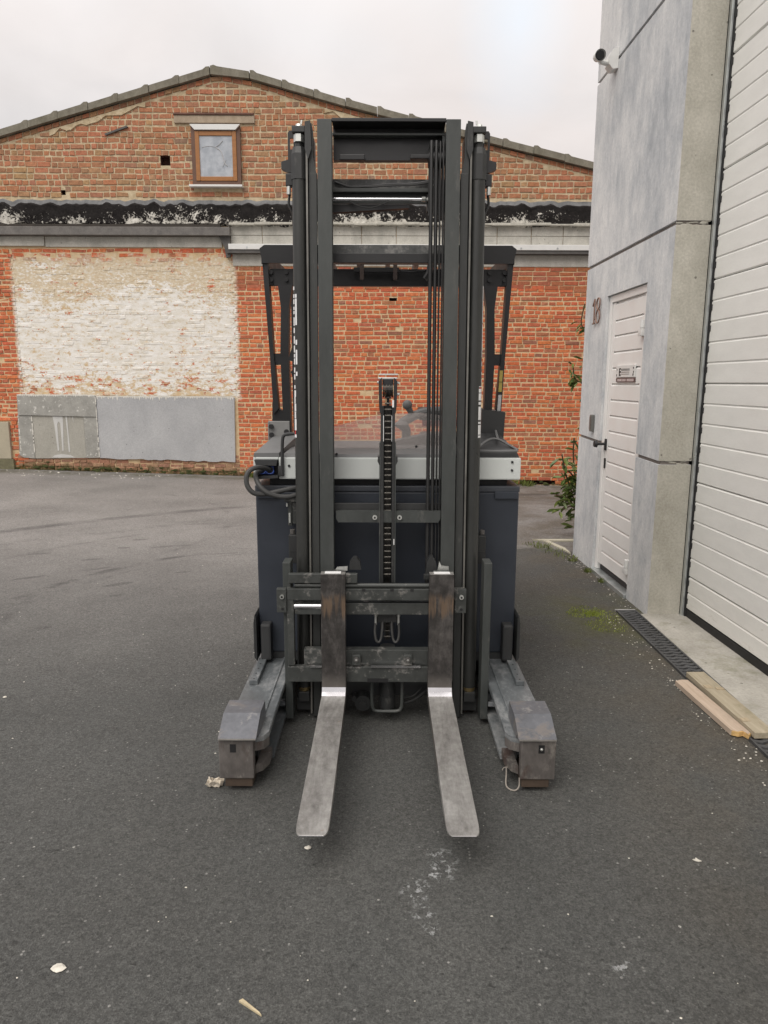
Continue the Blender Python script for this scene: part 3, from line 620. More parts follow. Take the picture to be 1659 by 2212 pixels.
part('ledge', led, paint('lime_ledge', (.50, .48, .42), .9, var=.3, scale=12), bb)
beam = part('beam', MB().prism([(WY-.14, 3.675), (WY-.02, 3.675), (WY-.02, 3.80), (WY-.10, 3.80), (WY-.14, 3.785)], 'x', -9.1, -2.345), paint('zinc_gutter', (.14, .13, .12), .6, var=.4, wear=(.24, .225, .20), ws=5), bb)
part('beam_shadow_strip', MB().box(-9.1, -2.5, WY-.06, WY-.02, 3.80, 3.845), paint('shade_dark', (.05, .042, .035), .9, var=.4), bb)  # painted shade: dark strip between the tar band and the beam
part('beam_bracket', MB().prism([(-2.52, 3.675), (-2.36, 3.675), (-2.345, 3.46), (-2.36, 3.38), (-2.42, 3.36), (-2.44, 3.5)], 'y', WY-.07, WY-.02), DGREY, bb)
part('concrete_block', MB().box(-9.0, -5.2, WY-.035, WY+.02, 3.53, 3.672, .008), BLK, bb, label='pale left concrete block')
part('concrete_block', MB().box(-5.19, -2.49, WY-.02, WY+.02, 3.52, 3.672, .006), BLK, bb)
x = -2.35
while x < 8.4:
    w = rnd(.48, .54)
    part('cinder_block', MB().box(x, x+w-.010, WY-.02+rnd(-.003, .003), WY+.03, 3.70, 3.834, .005), BLK, bb)
    part('cinder_block', MB().box(x, x+w-.007, WY-.018+rnd(-.003, .003), WY+.03, 3.560, 3.694, .005), BLK, bb); x += w
part('awning_rail', MB().box(-2.372, 8.5, WY-.13, WY-.03, 3.475, 3.555, .006), WHITE, bb)
part('rail_soffit', MB().box(-2.40, 8.5, WY-.115, WY-.0, 3.425, 3.473), DGREY, bb)
part('rail_clip', MB().box(2.05, 2.075, WY-.134, WY-.13, 3.49, 3.515).box(2.60, 2.625, WY-.134, WY-.13, 3.49, 3.515).box(-2.1, -2.08, WY-.134, WY-.13, 3.49, 3.515), ALU, bb)
part('concrete_lintel', MB().box(-2.335, 8.5, WY-.012, WY+.03, 3.255, 3.422), rawc_mat('lintel_concrete', (.40, .385, .34), (.58, .56, .51), 6.0), bb)
# cement panels over the foot of the walled-up bay
part('cement_panel', MB().prism([(-4.575, .285)] + [(-4.5+.1*i, .283-.0265*(i*.1)+rnd(-.014, .012)) for i in range(21)] + [(-2.40, .225), (-2.38, 1.255)] + [(-2.5-.1*i, 1.257+.0065*i*.1+rnd(-.006, .006)) for i in range(20)] + [(-4.572, 1.27)], 'y', WY-.035, WY+.02), CEM, bb, label='large blue-grey cement panel')
part('cement_panel', MB().prism([(-5.83, .97), (-4.58, .945), (-4.58, 1.275), (-5.82, 1.29)], 'y', WY-.045, WY+.02), CEM2, bb, label='speckled cement lintel strip')
part('cement_panel', MB().prism([(-5.62, .275), (-4.80, .285), (-4.80, .95), (-5.62, .965)], 'y', WY-.024, WY+.02), CEMB, bb, label='panel with white paint drips')
part('cement_panel', MB().prism([(-5.87, .33), (-5.80, .29), (-5.625, .275), (-5.625, .965), (-5.84, .968)], 'y', WY-.030, WY+.02), CEM2, bb)
part('cement_panel', MB().prism([(-4.795, .285), (-4.585, .29), (-4.585, .94), (-4.795, .945)], 'y', WY-.032, WY+.02), CEM2, bb)
pe = MB()
def ragged(xa, xb, z, y, dn):
    n = int((xb-xa)/.035)
    for i in range(n):
        x0_ = xa + (xb-xa)*i/n; x1_ = xa + (xb-xa)*(i+1)/n; d0 = dn*rnd(.15, 1)**2; z0_ = z + rnd(-.004, .006)
        pe.add([(x0_, y, z0_+.012), (x1_, y, z+.012), (x1_, y, z-.004), ((x0_+x1_)/2, y, z-d0-.006), (x0_, y, z-.004)], [(0, 1, 2, 3, 4)])
ragged(-4.57, -2.39, 1.262, WY-.0365, .06); ragged(-5.82, -4.59, 1.282, WY-.0465, .03)
for (xq, za, zb_, y) in ((-4.578, .30, 1.26, WY-.0475), (-5.838, .40, .96, WY-.032), (-5.622, .29, .95, WY-.0315)):
    n = 24
    for i in range(n):
        if random.random() < .25: continue
        z0_ = za + (zb_-za)*i/n; w_ = rnd(.004, .012); pe.add([(xq-w_, y, z0_), (xq+w_, y, z0_), (xq+w_*.7, y, z0_+(zb_-za)/n), (xq-w_*.6, y, z0_+(zb_-za)/n)], [(0, 1, 2, 3)])
part('paint_edge', pe, paint('old_white_paint', (.66, .64, .58), .85, var=.2, scale=20), bb, kind='stuff')
dr = MB(); yq = WY-.0275
for pts in ([(-5.29, .95), (-5.13, .95), (-5.13, .82), (-5.155, .40), (-5.175, .40), (-5.175, .84), (-5.205, .87), (-5.225, .82), (-5.225, .40), (-5.25, .40), (-5.27, .80)], [(-5.085, .95), (-5.06, .95), (-5.055, .70), (-5.05, .38), (-5.075, .38), (-5.075, .7)], [(-5.36, .288), (-4.98, .29), (-5.05, .33), (-5.2, .345), (-5.3, .33)], [(-5.02, .95), (-5.01, .95), (-5.012, .86)], [(-4.98, .95), (-4.965, .95), (-4.96, .84)]):
    n = len(pts); dr.add([(x, yq, z) for x, z in pts] + [(x, WY-.02, z) for x, z in pts], [tuple(range(n))] + [(i, (i+1) % n, n+(i+1) % n, n+i) for i in range(n)])
part('paint_drip', dr, DRIP, bb)
bp = part('meter_cabinet', MB().box(-6.60, -5.995, WY-.05, WY+.02, .27, .86, .006), TAN, bb); part('cabinet_base', MB().box(-6.6, -5.96, WY-.06, WY+.02, -.1, .265, .006), paint('mossy_render', (.16, .15, .09), .9, var=.4), bb)

# ------------------------------------------------------------------ concrete building with roller door (own frame: y runs along the yard-side wall)
RZ = math.atan(.02677)
cb = thing('concrete_building', 'modern grey concrete building with white roller door and side door', 'building', (1.725, 4.41, 0), RZ)
def lp(name, mb, m, parent=cb, **k): return part(name, mb, m, parent, local=True, **k)
def panel(poly, z_is=True):
    """concrete panel: outline in (y,z) with the raw cast end turned to the roller door"""
    mb = MB().prism(poly, 'x', 0, .21)
    for i, f in enumerate(mb.f):
        ysn = [mb.v[k][1] for k in f]
        if max(ysn) - min(ysn) < 1e-6 and ysn[0] < .01: mb.mi[i] = 1
    return mb
L = 1.682; D0, D1, DH = .378, 1.150, 2.15
PN = [[(0, -.1), (D0, -.1), (D0, 1.005), (0, .995)], [(D1, -.1), (L, -.1), (L, 1.045), (D1, 1.030)],
      [(0, 1.020), (D0, 1.030), (D0, DH), (D1, DH), (D1, 1.055), (L, 1.070), (L, 2.415), (0, 2.425)],
      [(0, 2.450), (L, 2.440), (L, 3.81), (0, 3.81)], [(0, 3.835), (L, 3.835), (L, 6.6), (0, 6.6)]]
for p in PN: lp('wall_panel', panel(p), [FAC, RAW])
lp('joint_mortar', MB().box(.018, .20, .014, D0-.002, .90, 1.1).box(.018, .20, D1+.002, L-.004, .90, 1.1).box(.018, .20, .014, L-.004, 2.38, 2.48).box(.018, .20, .014, L-.004, 3.78, 3.86), paint('joint_mortar', (.25, .22, .20), .9, var=.3))
br2 = MB()
for zc in (1.012, 2.437):
    for i in range(16):
        x = rnd(.02, .19) if zc > 2 else rnd(.07, .19); r = rnd(.004, .012); br2.ball((x, rnd(.004, .012), zc + rnd(-.020, .012)), r, 6, (2.4, .6, .6))
lp('broken_edge', br2, RAW, kind='stuff')
lp('rear_wall', MB().box(.21, 7, L-.25, L-.01, -.1, 6.6).box(6.8, 7, -6, L-.26, -.1, 6.6), FAC)
lp('roof_slab', MB().box(.0, 7, -6, L, 6.61, 6.8), RAW)
lp('far_pillar', MB().box(0, .25, -5.6, -4.6, -.1, 6.6), [FAC])
lp('inner_wall', MB().box(.30, .34, -5.6, L-.26, -.1, 6.6), BLACK)
# roller door: each section a part
ph = .61; z = .065 - .39; k = 0
secs = []
zs = .28
def section(z0, z1):
    mb = MB(); n = max(1, round((z1-z0)/.122)); rh = (z1-z0)/n; prof = []
    for i in range(n):
        a = z0 + rh*i; prof += [(.2395 if i else .243, a), (.2345, a+.007), (.2345, a+rh-.009), (.2395 if i < n-1 else .243, a+rh-.001)]
    y0, y1 = -.045, -4.55
    pts = [(x, y0, z_) for x, z_ in prof] + [(x, y1, z_) for x, z_ in prof]; m = len(prof)
    mb.add(pts, [(i, i+1, m+i+1, m+i) for i in range(m-1)])
    mb.add([(.28, y0, z0), (.28, y0, z1-.001), (.28, y1, z1-.001), (.28, y1, z0)], [(0, 1, 2, 3)]); return mb
rd = lp('roller_door', MB().box(.236, .275, -4.56, -.04, .0, .064, .004), BLACK)
edges = [.066, .28, .89, 1.5, 2.11, 2.72, 3.33, 3.94, 4.55, 5.16, 5.77, 6.38]
DOORG = paint('door_splashed', (.80, .79, .75), .5, var=.06, bs=.01, wear=(.50, .47, .41), wt=(.56, .76), ws=7, stretch=(1, .7, 2.5))
for a, b_ in zip(edges, edges[1:]): part('door_section', section(a, b_ - .002), DOORG if a < .2 else DOORW, rd, local=True)
part('hinge_screw', MB().box(.2335, .236, -1.312, -1.30, .34, .352), DGREY, rd, local=True)
lp('guide_rail', MB().box(.212, .228, -.030, -.004, .0, 6.5, .002), ALU)
g = MB().box(.229, .262, -.043, -.006, .0, 6.5)
for i in range(50): g.box(.229, .240, -.055, -.043, .1+i*.122, .135+i*.122)
lp('guide_seal', g, BLACK)
# entrance door
ed = lp('entrance_door', MB().box(.045, .085, D0+.055, D1-.055, .075, DH-.055), ENTW)
part('door_frame', MB().box(.020, .10, D0+.002, D0+.052, .03, DH-.004, .003).box(.020, .10, D1-.052, D1-.002, .03, DH-.004, .003).box(.020, .10, D0+.053, D1-.053, DH-.054, DH-.004, .003), ENTW, ed, local=True)
yy0, yy1 = D0+.10, D1-.115
zz = .082; k = 0
gr = [.082] + [.192 + .1184*i for i in range(15)] + [1.96, DH-.062]
for a, b_ in zip(gr, gr[1:]):
    if b_ - a < .03: continue
    mb = MB().prism([(.045, a), (.031, a+.004), (.031, b_-.016), (.040, b_-.004), (.045, b_-.003)], 'y', yy0, yy1)
    part('door_panel', mb, ENTW, ed, local=True)
part('door_stile', MB().box(.030, .0448, D0+.056, yy0-.001, .08, DH-.057, .002).box(.030, .0448, yy1+.001, D1-.056, .08, DH-.057, .002), ENTW, ed, local=True)
hd = MB().box(.018, .0295, D1-.098, D1-.068, .985, 1.075, .004).cyl((.018, D1-.083, 1.035), (-.045, D1-.083, 1.035), .011, n=10).cyl((-.045, D1-.083, 1.035), (-.066, D1-.083, 1.035), .028, .024, 14)
part('door_knob', hd, BLACK, ed, local=True, smooth=True); part('keyhole_plate', MB().box(.022, .0295, D1-.096, D1-.070, .845, .925, .004), BLACK, ed, local=True)
for zc in (1.865, .215):
    part('door_hinge', MB().cyl((.012, D0+.058, zc), (.012, D0+.058, zc+.052), .020, n=12).box(-.002, .03, D0+.042, D0+.11, zc-.052, zc-.003, .003), WHITE, ed, local=True, smooth=True)
part('door_sill', MB().box(-.02, .12, D0+.004, D1-.004, -.02, .028, .004), ALU, ed, local=True)
part('door_gap', MB().box(.05, .09, D0+.056, D1-.056, .029, .074), BLACK, ed, local=True)
# things on the wall
def wpt(x, y, z): return (1.725 + x*math.cos(RZ) - y*math.sin(RZ), 4.41 + x*math.sin(RZ) + y*math.cos(RZ), z)
sg = thing('door_sign', 'small white nameplate with brown strip on the pale entrance door', 'sign', wpt(0, 0, 0), RZ)
part('plate', MB().box(.0215, .030, .555, .925, 1.542, 1.628, .002), WHITE, sg, local=True)
part('name_strip', MB().box(.0225, .030, .552, .918, 1.508, 1.538, .001), INKB, sg, local=True)
mk = MB(); X0, X1 = .0200, .0213
for (a, b_, c, e) in ((.845, .86, 1.553, 1.608), (.825, .845, 1.598, 1.608), (.825, .845, 1.575, 1.587), (.825, .845, 1.552, 1.564), (.90, .91, 1.55, 1.565), (.90, .908, 1.59, 1.602), (.575, .59, 1.552, 1.568), (.57, .582, 1.572, 1.585), (.575, .588, 1.60, 1.612)): mk.box(X0, X1, a, b_, c, e)
part('emblem', mk, INK, sg, local=True)
mk = MB()
for i in range(13): mk.box(X0, X1, .655+i*.0128, .663+i*.0128, 1.588, 1.604)
mk.box(X0, X1, .655, .82, 1.576, 1.580).box(X0, X1, .655, .82, 1.563, 1.567); part('lettering', mk, INKG, sg, local=True)
part('strip_print', MB().box(.0214, .0224, .57, .70, 1.513, 1.531).box(.0214, .0224, .72, .79, 1.513, 1.531).box(.0214, .0224, .80, .89, 1.513, 1.531), PINKP, sg, local=True)
hn = thing('house_number', 'bronze house number 18 on the grey concrete wall left of the entrance door', 'house number', wpt(0, 0, 0), RZ)
def ring(mb, yc, zc, ry, rz, r): mb.tube([(-.014, yc + ry*math.cos(t*math.pi/6), zc + rz*math.sin(t*math.pi/6)) for t in range(13)], r, 6)
m8 = MB(); ring(m8, 1.315, 2.015, .044, .050, .0062); ring(m8, 1.315, 2.112, .036, .044, .0062); part('digit', m8, BRONZE, hn, local=True, smooth=True)
part('digit', MB().tube([(-.014, 1.405, 1.968), (-.014, 1.405, 2.158)], .0062, 6).tube([(-.014, 1.405, 2.155), (-.014, 1.445, 2.105)], .0062, 6).tube([(-.014, 1.435, 1.968), (-.014, 1.378, 1.968)], .0062, 6), BRONZE, hn, local=True)
part('spacer', MB().cyl((-.012, 1.405, 2.0), (.001, 1.405, 2.0), .006, n=8).cyl((-.012, 1.315, 2.064), (.001, 1.315, 2.064), .006, n=8), DGREY, hn, local=True)
ic = thing('intercom', 'narrow grey keypad box beside the entrance door', 'intercom', wpt(0, 0, 0), RZ)
part('housing', MB().box(-.028, -.001, 1.285, 1.335, 1.115, 1.25, .006), paint('keypad_grey', (.16, .16, .15), .5, .3), ic, local=True); part('face', MB().box(-.031, -.0285, 1.292, 1.328, 1.135, 1.235, .001), paint('keypad_face', (.10, .10, .10), .3), ic, local=True)
sc = thing('security_camera', 'white security camera with black lens high on the concrete wall corner', 'camera', wpt(0, 0, 0), RZ)
part('wall_bracket', MB().prism([(-.001, 3.755), (-.001, 3.895), (-.04, 3.885), (-.075, 3.835), (-.07, 3.785), (-.04, 3.75)], 'y', 1.21, 1.30), WHITE, sc, local=True)
SC = Vector((-.165, 1.12, 3.80))
part('arm', MB().cyl((-.07, 1.25, 3.80), (-.135, 1.22, 3.80), .018, n=10), WHITE, sc, local=True, smooth=True)
dv = Vector((-.10, -1.0, -.28)).normalized()
part('housing', MB().cyl(SC - dv*-.0, SC - dv*.10, .036, .032, 20), WHITE, sc, local=True, smooth=True)
part('lens', MB().cyl(SC + dv*.002, SC + dv*.014, .032, .029, 20), BLACK, sc, local=True, smooth=True)
part('hood', MB().cyl(SC + dv*.012, SC - dv*.08, .0385, .035, 20, cap=False), WHITE, sc, local=True, smooth=True)
# threshold and drain
single('pavement', MB().prism([(1.684, 4.42), (1.98, 4.45), (2.20, -3), (1.735, -3)], 'z', -.05, .012), SLAB, kind='structure')
dg = thing('drain_grate', 'dark slotted drain channel beside the roller door threshold', 'drain', wpt(0, 0, 0), R(.4))
def drain(y0, n):
    pt = .0415
    for i in range(n):
        y = y0 - pt*i
        mb = MB()
        pts = [(-.166, y), (-.135, y-.008), (-.105, y+.006), (-.075, y-.008), (-.052, y)]
        for (xa, ya), (xb, yb) in zip(pts, pts[1:]): mb.add([(xa, ya-.010, .010), (xb, yb-.010, .010), (xb, yb+.008, .012), (xa, ya+.008, .012), (xa, ya-.012, -.02), (xb, yb-.012, -.02)], [(0, 1, 2, 3), (4, 5, 1, 0)])
        part('grate_bar', mb, IRON, dg, local=True)
drain(.055, 57)
part('grate_frame', MB().box(-.176, -.166, -2.35, .085, -.03, .014).box(-.052, -.042, -2.35, .085, -.03, .014).box(-.165, -.053, .076, .086, -.03, .013).box(-.165, -.053, -.445, -.433, -.02, .0125), ALU if False else IRON, dg, local=True)
part('grate_end', MB().box(-.176, -.042, .0865, .112, -.03, .011), paint('galvanised', (.40, .40, .39), .5, .4), dg, local=True)
part('channel', MB().box(-.165, -.053, -2.34, .075, -.05, -.022), BLACK, dg, local=True)
# planks
pk = thing('plank', 'pale pinkish plank with splintered end beside the drain', 'plank', (1.521, 3.07, -.012), R(3.8))
part('board', MB().prism([(-.035, -.245), (-.012, -.262), (.012, -.255), (.020, -.285), (.036, -.275), (.034, .27), (.005, .275), (-.034, .262)], 'z', .016, .040), WD1, pk, local=True)
part('split_end', MB().prism([(-.034, -.252), (-.012, -.269), (.012, -.262), (.020, -.292), (.034, -.282), (.034, -.274), (.0, -.25)], 'z', .018, .0385), WDC, pk, local=True)
pk2 = thing('plank', 'weathered mossy plank with knots lying on the drain', 'plank', (1.613, 3.09, 0), R(2.0))
part('board', MB().box(-.046, .046, -.32, .32, .0145, .043, .003), WD2, pk2, local=True)
part('patch', MB().box(-.040, -.005, .12, .155, .0432, .0455).box(.005, .042, .10, .125, .0432, .0465).box(-.044, -.01, -.22, -.19, .0432, .046), WD3, pk2, local=True)
# kerb corner beyond the building
kb = single('kerb', MB().prism([(1.44, 6.66), (1.53, 6.62), (1.665, 6.10), (1.665, 6.30), (1.58, 6.60), (2.2, 6.60), (2.2, 6.68)], 'z', -.05, .012), rawc_mat('kerb_concrete', (.36, .34, .26), (.50, .47, .38), 5.0, .5), 'pale concrete edging strip behind the grey building corner', 'kerb')

# ------------------------------------------------------------------ plants
def leaf_mesh(L_, w):
    mb = MB(); st = [(0, .0), (.25, .75), (.5, 1), (.78, .62), (1, 0)]
    pts = [(0, 0, 0)]; 
    for t, ww in st[1:-1]: pts += [(-w*ww/2, L_*t, .10*L_*t*(1-t)), (0, L_*t, -.12*L_*t*t-.01), (w*ww/2, L_*t, .10*L_*t*(1-t))]
    pts.append((0, L_, -.16*L_))
    f = [(0, 2, 1), (0, 3, 2)]
    for k in (1, 4): f += [(k, k+1, k+4, k+3), (k+1, k+2, k+5, k+4)]
    f += [(7, 8, 10), (8, 9, 10)]
    mb.add(pts, f); return mb.mesh('leaf', LEAF, smooth=True)
LM = leaf_mesh(.115, .042)
def shrub(name, label, base, stems, n):
    t = thing(name, label, 'plant', base)
    sm_ = MB(); pts = []
    for path in stems:
        sm_.tube(path, .008, 6)
        for k in range(len(path)-1):
            for q in range(8): pts.append(Vector(path[k]).lerp(Vector(path[k+1]), q/8))
    part('stem', sm_, STEM, t)
    for i in range(n):
        o = bpy.data.objects.new('leaf', LM); COL.objects.link(o); o.parent = t
        p = random.choice(pts) + Vector((rnd(-.05, .05), rnd(-.05, .05), rnd(-.05, .05)))
        o.location = p - Vector(base); a = rnd(.5, math.pi*1.5); o.rotation_euler = (rnd(-1.0, .5), rnd(-.5, .5), a); s_ = rnd(.7, 1.25); o.scale = (s_, s_, s_)
shrub('leafy_shrub', 'green leafy shrub growing behind the foot of the concrete wall corner', (2.0, 7.0, -.03),
      [[(2.0, 7.0, -.03), (1.90, 6.95, .35), (1.78, 6.85, .62), (1.72, 6.8, .82)], [(2.0, 7.0, .1), (1.85, 6.9, .35), (1.68, 6.8, .42)], [(1.95, 6.95, .3), (1.85, 6.85, .75), (1.83, 6.8, .98)], [(2.0, 6.95, .2), (1.86, 6.85, .30), (1.76, 6.8, .28)], [(2.05, 7, .3), (1.9, 6.9, .55), (1.80, 6.85, .66)]], 120)
shrub('climbing_plant', 'thin climbing plant hanging past the upper corner of the concrete wall', (2.6, 9.2, -.13),
      [[(2.6, 9.2, -.13), (2.55, 9.0, .8), (2.46, 8.8, 1.55), (2.42, 8.7, 2.1), (2.40, 8.6, 2.5)], [(2.45, 8.8, 1.5), (2.33, 8.75, 1.55), (2.28, 8.7, 1.72)], [(2.40, 8.7, 2.1), (2.34, 8.65, 2.22), (2.36, 8.6, 2.42)]], 62)
# ground cover
def tufts(name, spots, n, h, mat, label=None):
    mb = MB()
    for _ in range(n):
        cx, cy, r = random.choice(spots); a = rnd(0, 6.283); q = r*math.sqrt(random.random()); x = cx + q*math.cos(a); y = cy + q*math.sin(a); z = gz(x, y) - .002
        hh = h*rnd(.4, 1.2); w = .0022 + .03*h; d_ = rnd(0, 6.283); lx, ly = math.cos(d_)*hh*.6, math.sin(d_)*hh*.6; ux, uy = -math.sin(d_)*w, math.cos(d_)*w
        mb.add([(x-ux, y-uy, z), (x+ux, y+uy, z), (x+lx*.5+ux*.6, y+ly*.5+uy*.6, z+hh*.7), (x+lx, y+ly, z+hh)], [(0, 1, 2), (0, 2, 3)])
    single(name, mb, mat, kind='stuff')
tufts('moss_grass', [(1.36, 4.50, .12), (1.44, 4.42, .12), (1.30, 4.46, .09), (1.40, 4.22, .13), (1.38, 4.45, .05)], 1700, .010, MOSG)
tufts('weeds', [(1.58, 6.0, .10), (1.53, 6.2, .10), (1.62, 5.85, .05), (1.48, 6.35, .09), (1.65, 5.5, .03), (1.66, 5.2, .02), (1.40, 6.45, .1)], 330, .035, GRS)
tufts('wall_grass', [(-2.1, 11.25, .10), (-1.95, 11.25, .08), (2.05, 11.2, .12), (1.7, 11.25, .15), (2.3, 11.2, .10), (3.0, 11.2, .12), (-2.0, 11.2, .12), (1.75, 11.2, .1)], 700, .09, GRS)
tufts('drain_moss', [(1.686+.0005*i, 4.38-.07*i, .016) for i in range(26)], 1500, .014, GRS)
mm = MB()
for _ in range(110):
    x = rnd(-6.3, -1.9) if random.random() < .8 else rnd(1.5, 3.2); y = WY - rnd(.0, .05); z = gz(x, y) + abs(random.gauss(0, .05)); r = rnd(.012, .035)
    mm.ball((x, y, z), r, 6, (1.5, .5, .7))
single('moss', mm, MOSSM, kind='stuff', smooth=True)
# rubble and chips
def chip(name, label, cat, x, y, r, sc, mat, seed, group=None):
    random.seed(seed); mb = MB().ball((0, 0, 0), r, 9, sc)
    mb.v = [(a*rnd(.75, 1.2), b_*rnd(.75, 1.2), c*rnd(.7, 1.2)) for a, b_, c in mb.v]
    o = bpy.data.objects.new(name, mb.mesh(name, mat)); COL.objects.link(o); o.location = (x, y, r*sc[2]*.8); o['label'] = label; o['category'] = cat
    if group: o['group'] = group
chip('pebble', 'small cream pebble on the asphalt in front of the left fork tip', 'pebble', -.245, 2.063, .0095, (1.15, .9, .5), CHIPM, 3)
chip('stone_flake', 'flat pale stone flake near the lower left corner', 'stone', -.842, 1.581, .0165, (1.15, .85, .25), CHIPM, 4)
chip('stone_flake', 'tiny white stone flake at the far left edge of the asphalt', 'stone', -1.822, 3.17, .009, (1.1, .8, .5), CHIPM, 5)
random.seed(11)
single('wood_sliver', MB().prism([(-.030, .016), (-.022, .022), (.026, -.016), (.032, -.024)], 'z', .0005, .006), paint('straw', (.50, .42, .27), .8), 'thin pale wood sliver on the asphalt near the bottom edge', 'wood sliver', loc=(0, 0, 0)).location = (-.322, 1.466, 0)
lf = MB().prism([(-.012, .004), (-.003, .005), (.001, .012), (.005, .003), (.013, -.004), (.003, -.006), (-.006, -.002)], 'z', .001, .004); single('dry_leaf', lf, CHIPM, 'small crumpled yellowish leaf on the asphalt right of the truck', 'leaf').location = (1.003, 2.009, 0)
cm = MB()
for _ in range(170):
    y = 1.4 + 9.8*random.random()**1.3; x = rnd(-.55, .55)*y*1.15; r = rnd(.0012, .0028)*(1 + .12*y)
    if -.66 < x < .66 and 2.3 < y < 4.9: continue
    if x > 1.5 and y < 6.3: continue
    z = gz(x, y); mb0 = [(x+r*rnd(.6, 1.6)*math.cos(a), y+r*rnd(.6, 1.4)*math.sin(a), z+.0004) for a in (0, 1.3, 2.6, 3.9, 5.1)]
    cm.add(mb0 + [(x, y, z+r*.8)], [(i, (i+1) % 5, 5) for i in range(5)])
for _ in range(60):
    x = rnd(-6.2, -3.4); y = rnd(10.6, 11.25); r = rnd(.004, .012); z = gz(x, y)
    cm.add([(x+r*1.6*math.cos(a), y+r*math.sin(a), z) for a in (0, 1.3, 2.6, 3.9, 5.1)] + [(x, y, z+r*.8)], [(i, (i+1) % 5, 5) for i in range(5)])
for _ in range(260):
    x = 1.535 + rnd(-.10, .03) - .01*random.random(); y = rnd(2.4, 4.5) if random.random() < .6 else rnd(4.5, 6.1)
    if y > 4.5: x = 1.725 - .0268*(y-4.41) - abs(random.gauss(0, .05)) - .006
    r = rnd(.0015, .005); cm.add([(x+r*rnd(.6, 1.6)*math.cos(a), y+r*math.sin(a), .0004) for a in (0, 1.3, 2.6, 3.9, 5.1)] + [(x, y, r*.8)], [(i, (i+1) % 5, 5) for i in range(5)])
single('stone_chips', cm, CHIPM, kind='stuff')
pp = MB(); n = 9
for j in range(n):
    for i in range(n): pp.v.append((.062*(i/8-.5), .038*(j/8-.5), .004 + .018*abs(math.sin(i*1.35+j*.6))*rnd(.6, 1.2) + .012*math.cos(j*1.7)))
pp.v = [(x + rnd(-.004, .004), y + rnd(-.004, .004), max(.001, z)) for x, y, z in pp.v]
for j in range(n-1):
    for i in range(n-1): pp.f.append((j*n+i, j*n+i+1, (j+1)*n+i+1, (j+1)*n+i)); pp.mi.append(0)
single('paper_scrap', pp, PAPER, 'crumpled dirty paper scrap at the foot of the left support leg', 'paper').location = (-.634, 2.425, 0)

# ------------------------------------------------------------------ reach truck (x: 0 is its centre line)
TX = .015
tk = thing('reach_truck', 'dark grey reach truck with tall double mast, two steel forks and black overhead guard', 'forklift', (TX, 3.2, 0))
class TB(MB):
    pass
def tp(name, mb, m, parent=tk, **k):
    mb.v = [(x + TX, y, z) for x, y, z in mb.v]; return part(name, mb, m, parent, **k)
TL = 3.5
def T(z): return z*math.tan(R(TL))
# battery box and chassis
bx = tp('battery_box', MB().box(-.603, .603, 3.18, 3.95, .235, 1.008, .008), NAVY)
tp('box_rim', MB().box(-.605, .605, 3.176, 3.95, 1.0085, 1.036, .005), paint('rim_navy', (.045, .05, .06), .45, var=.2, wear=(.12, .125, .13), ws=14), bx)
for s in (-1, 1): tp('rim_clip', MB().box(s*.49, s*.598, 3.168, 3.1755, .978, 1.012, .003), NAVY, bx)
tp('box_base', MB().box(-.60, .60, 3.185, 3.95, .19, .234), HOODD, bx)
tp('chassis', MB().box(-.56, .56, 3.3, 4.95, .08, .19, .01).box(-.60, .60, 3.955, 4.95, .19, 1.08, .03), HOODD)
tp('body_cover', MB().box(-.61, -.05, 4.3, 4.97, .5, 1.08, .03), HOOD)
tp('drive_wheel', MB().cyl((-.35, 4.55, .175), (-.22, 4.55, .175), .172, n=28), BLACK, smooth=True)
tp('gap_frame', MB().box(-.54, .55, 3.21, 3.9, 1.0365, 1.066), BLACK)
fa = tp('fascia', MB().box(-.492, .603, 3.165, 3.215, 1.067, 1.166, .006).box(.585, .603, 3.216, 4.0, 1.067, 1.166, .004).box(-.607, -.595, 3.17, 4.0, 1.067, 1.166, .003).box(-.594, -.493, 3.168, 3.21, 1.156, 1.166, .002), FASC)
bo = MB()
for (x, z) in ((.563, 1.148), (.563, 1.111), (-.445, 1.128)): bo.cyl((x, 3.1645, z), (x, 3.160, z), .0055, n=12)
tp('fascia_bolt', bo, BLACK, fa)
co = tp('battery_connector', MB().box(-.594, -.493, 3.20, 3.30, 1.068, 1.155), BLACK)
tp('connector_cover', MB().prism([(-.598, 1.156), (-.495, 1.156), (-.500, 1.130), (-.592, 1.133)], 'y', 3.145, 3.20), HOODD, co); tp('connector_shelf', MB().prism([(-.600, 1.068), (-.493, 1.075), (-.493, 1.086), (-.56, 1.084)], 'y', 3.14, 3.20), HOODD, co)
cn_ = MB().box(-.588, -.515, 3.170, 3.20, 1.088, 1.125, .004)
tp('connector_body', cn_, BLUE, co)
rg = MB()
for cx in (-.568, -.532): rg.tube([(cx + .018*math.cos(a), 3.160, 1.108 - .016*math.sin(a)) for a in [i*math.pi/8 for i in range(9)]], .0025, 6); rg.cyl((cx, 3.1665, 1.108), (cx, 3.1695, 1.108), .016, n=14, mi=1)
tp('connector_ring', rg, [paint('ring_blue', (.06, .12, .45), .4, bs=0), BLACK], co)
def px(x, y, z): return (x, y, z)
cb1 = MB().tube([(-.535, 3.16, 1.112), (-.575, 3.10, 1.128), (-.612, 3.07, 1.11), (-.618, 3.06, 1.06), (-.59, 3.06, 1.02), (-.54, 3.08, 1.012), (-.48, 3.10, 1.022), (-.42, 3.12, 1.032), (-.36, 3.15, 1.035)], .011, 10)
cb2 = MB().tube([(-.570, 3.165, 1.105), (-.588, 3.12, 1.095), (-.570, 3.08, 1.055), (-.535, 3.07, 1.022), (-.49, 3.08, 1.003), (-.44, 3.09, .998), (-.40, 3.11, 1.006), (-.34, 3.15, 1.02)], .011, 10)
tp('battery_cable', cb1, CABLE, smooth=True); tp('battery_cable', cb2, CABLE, smooth=True)
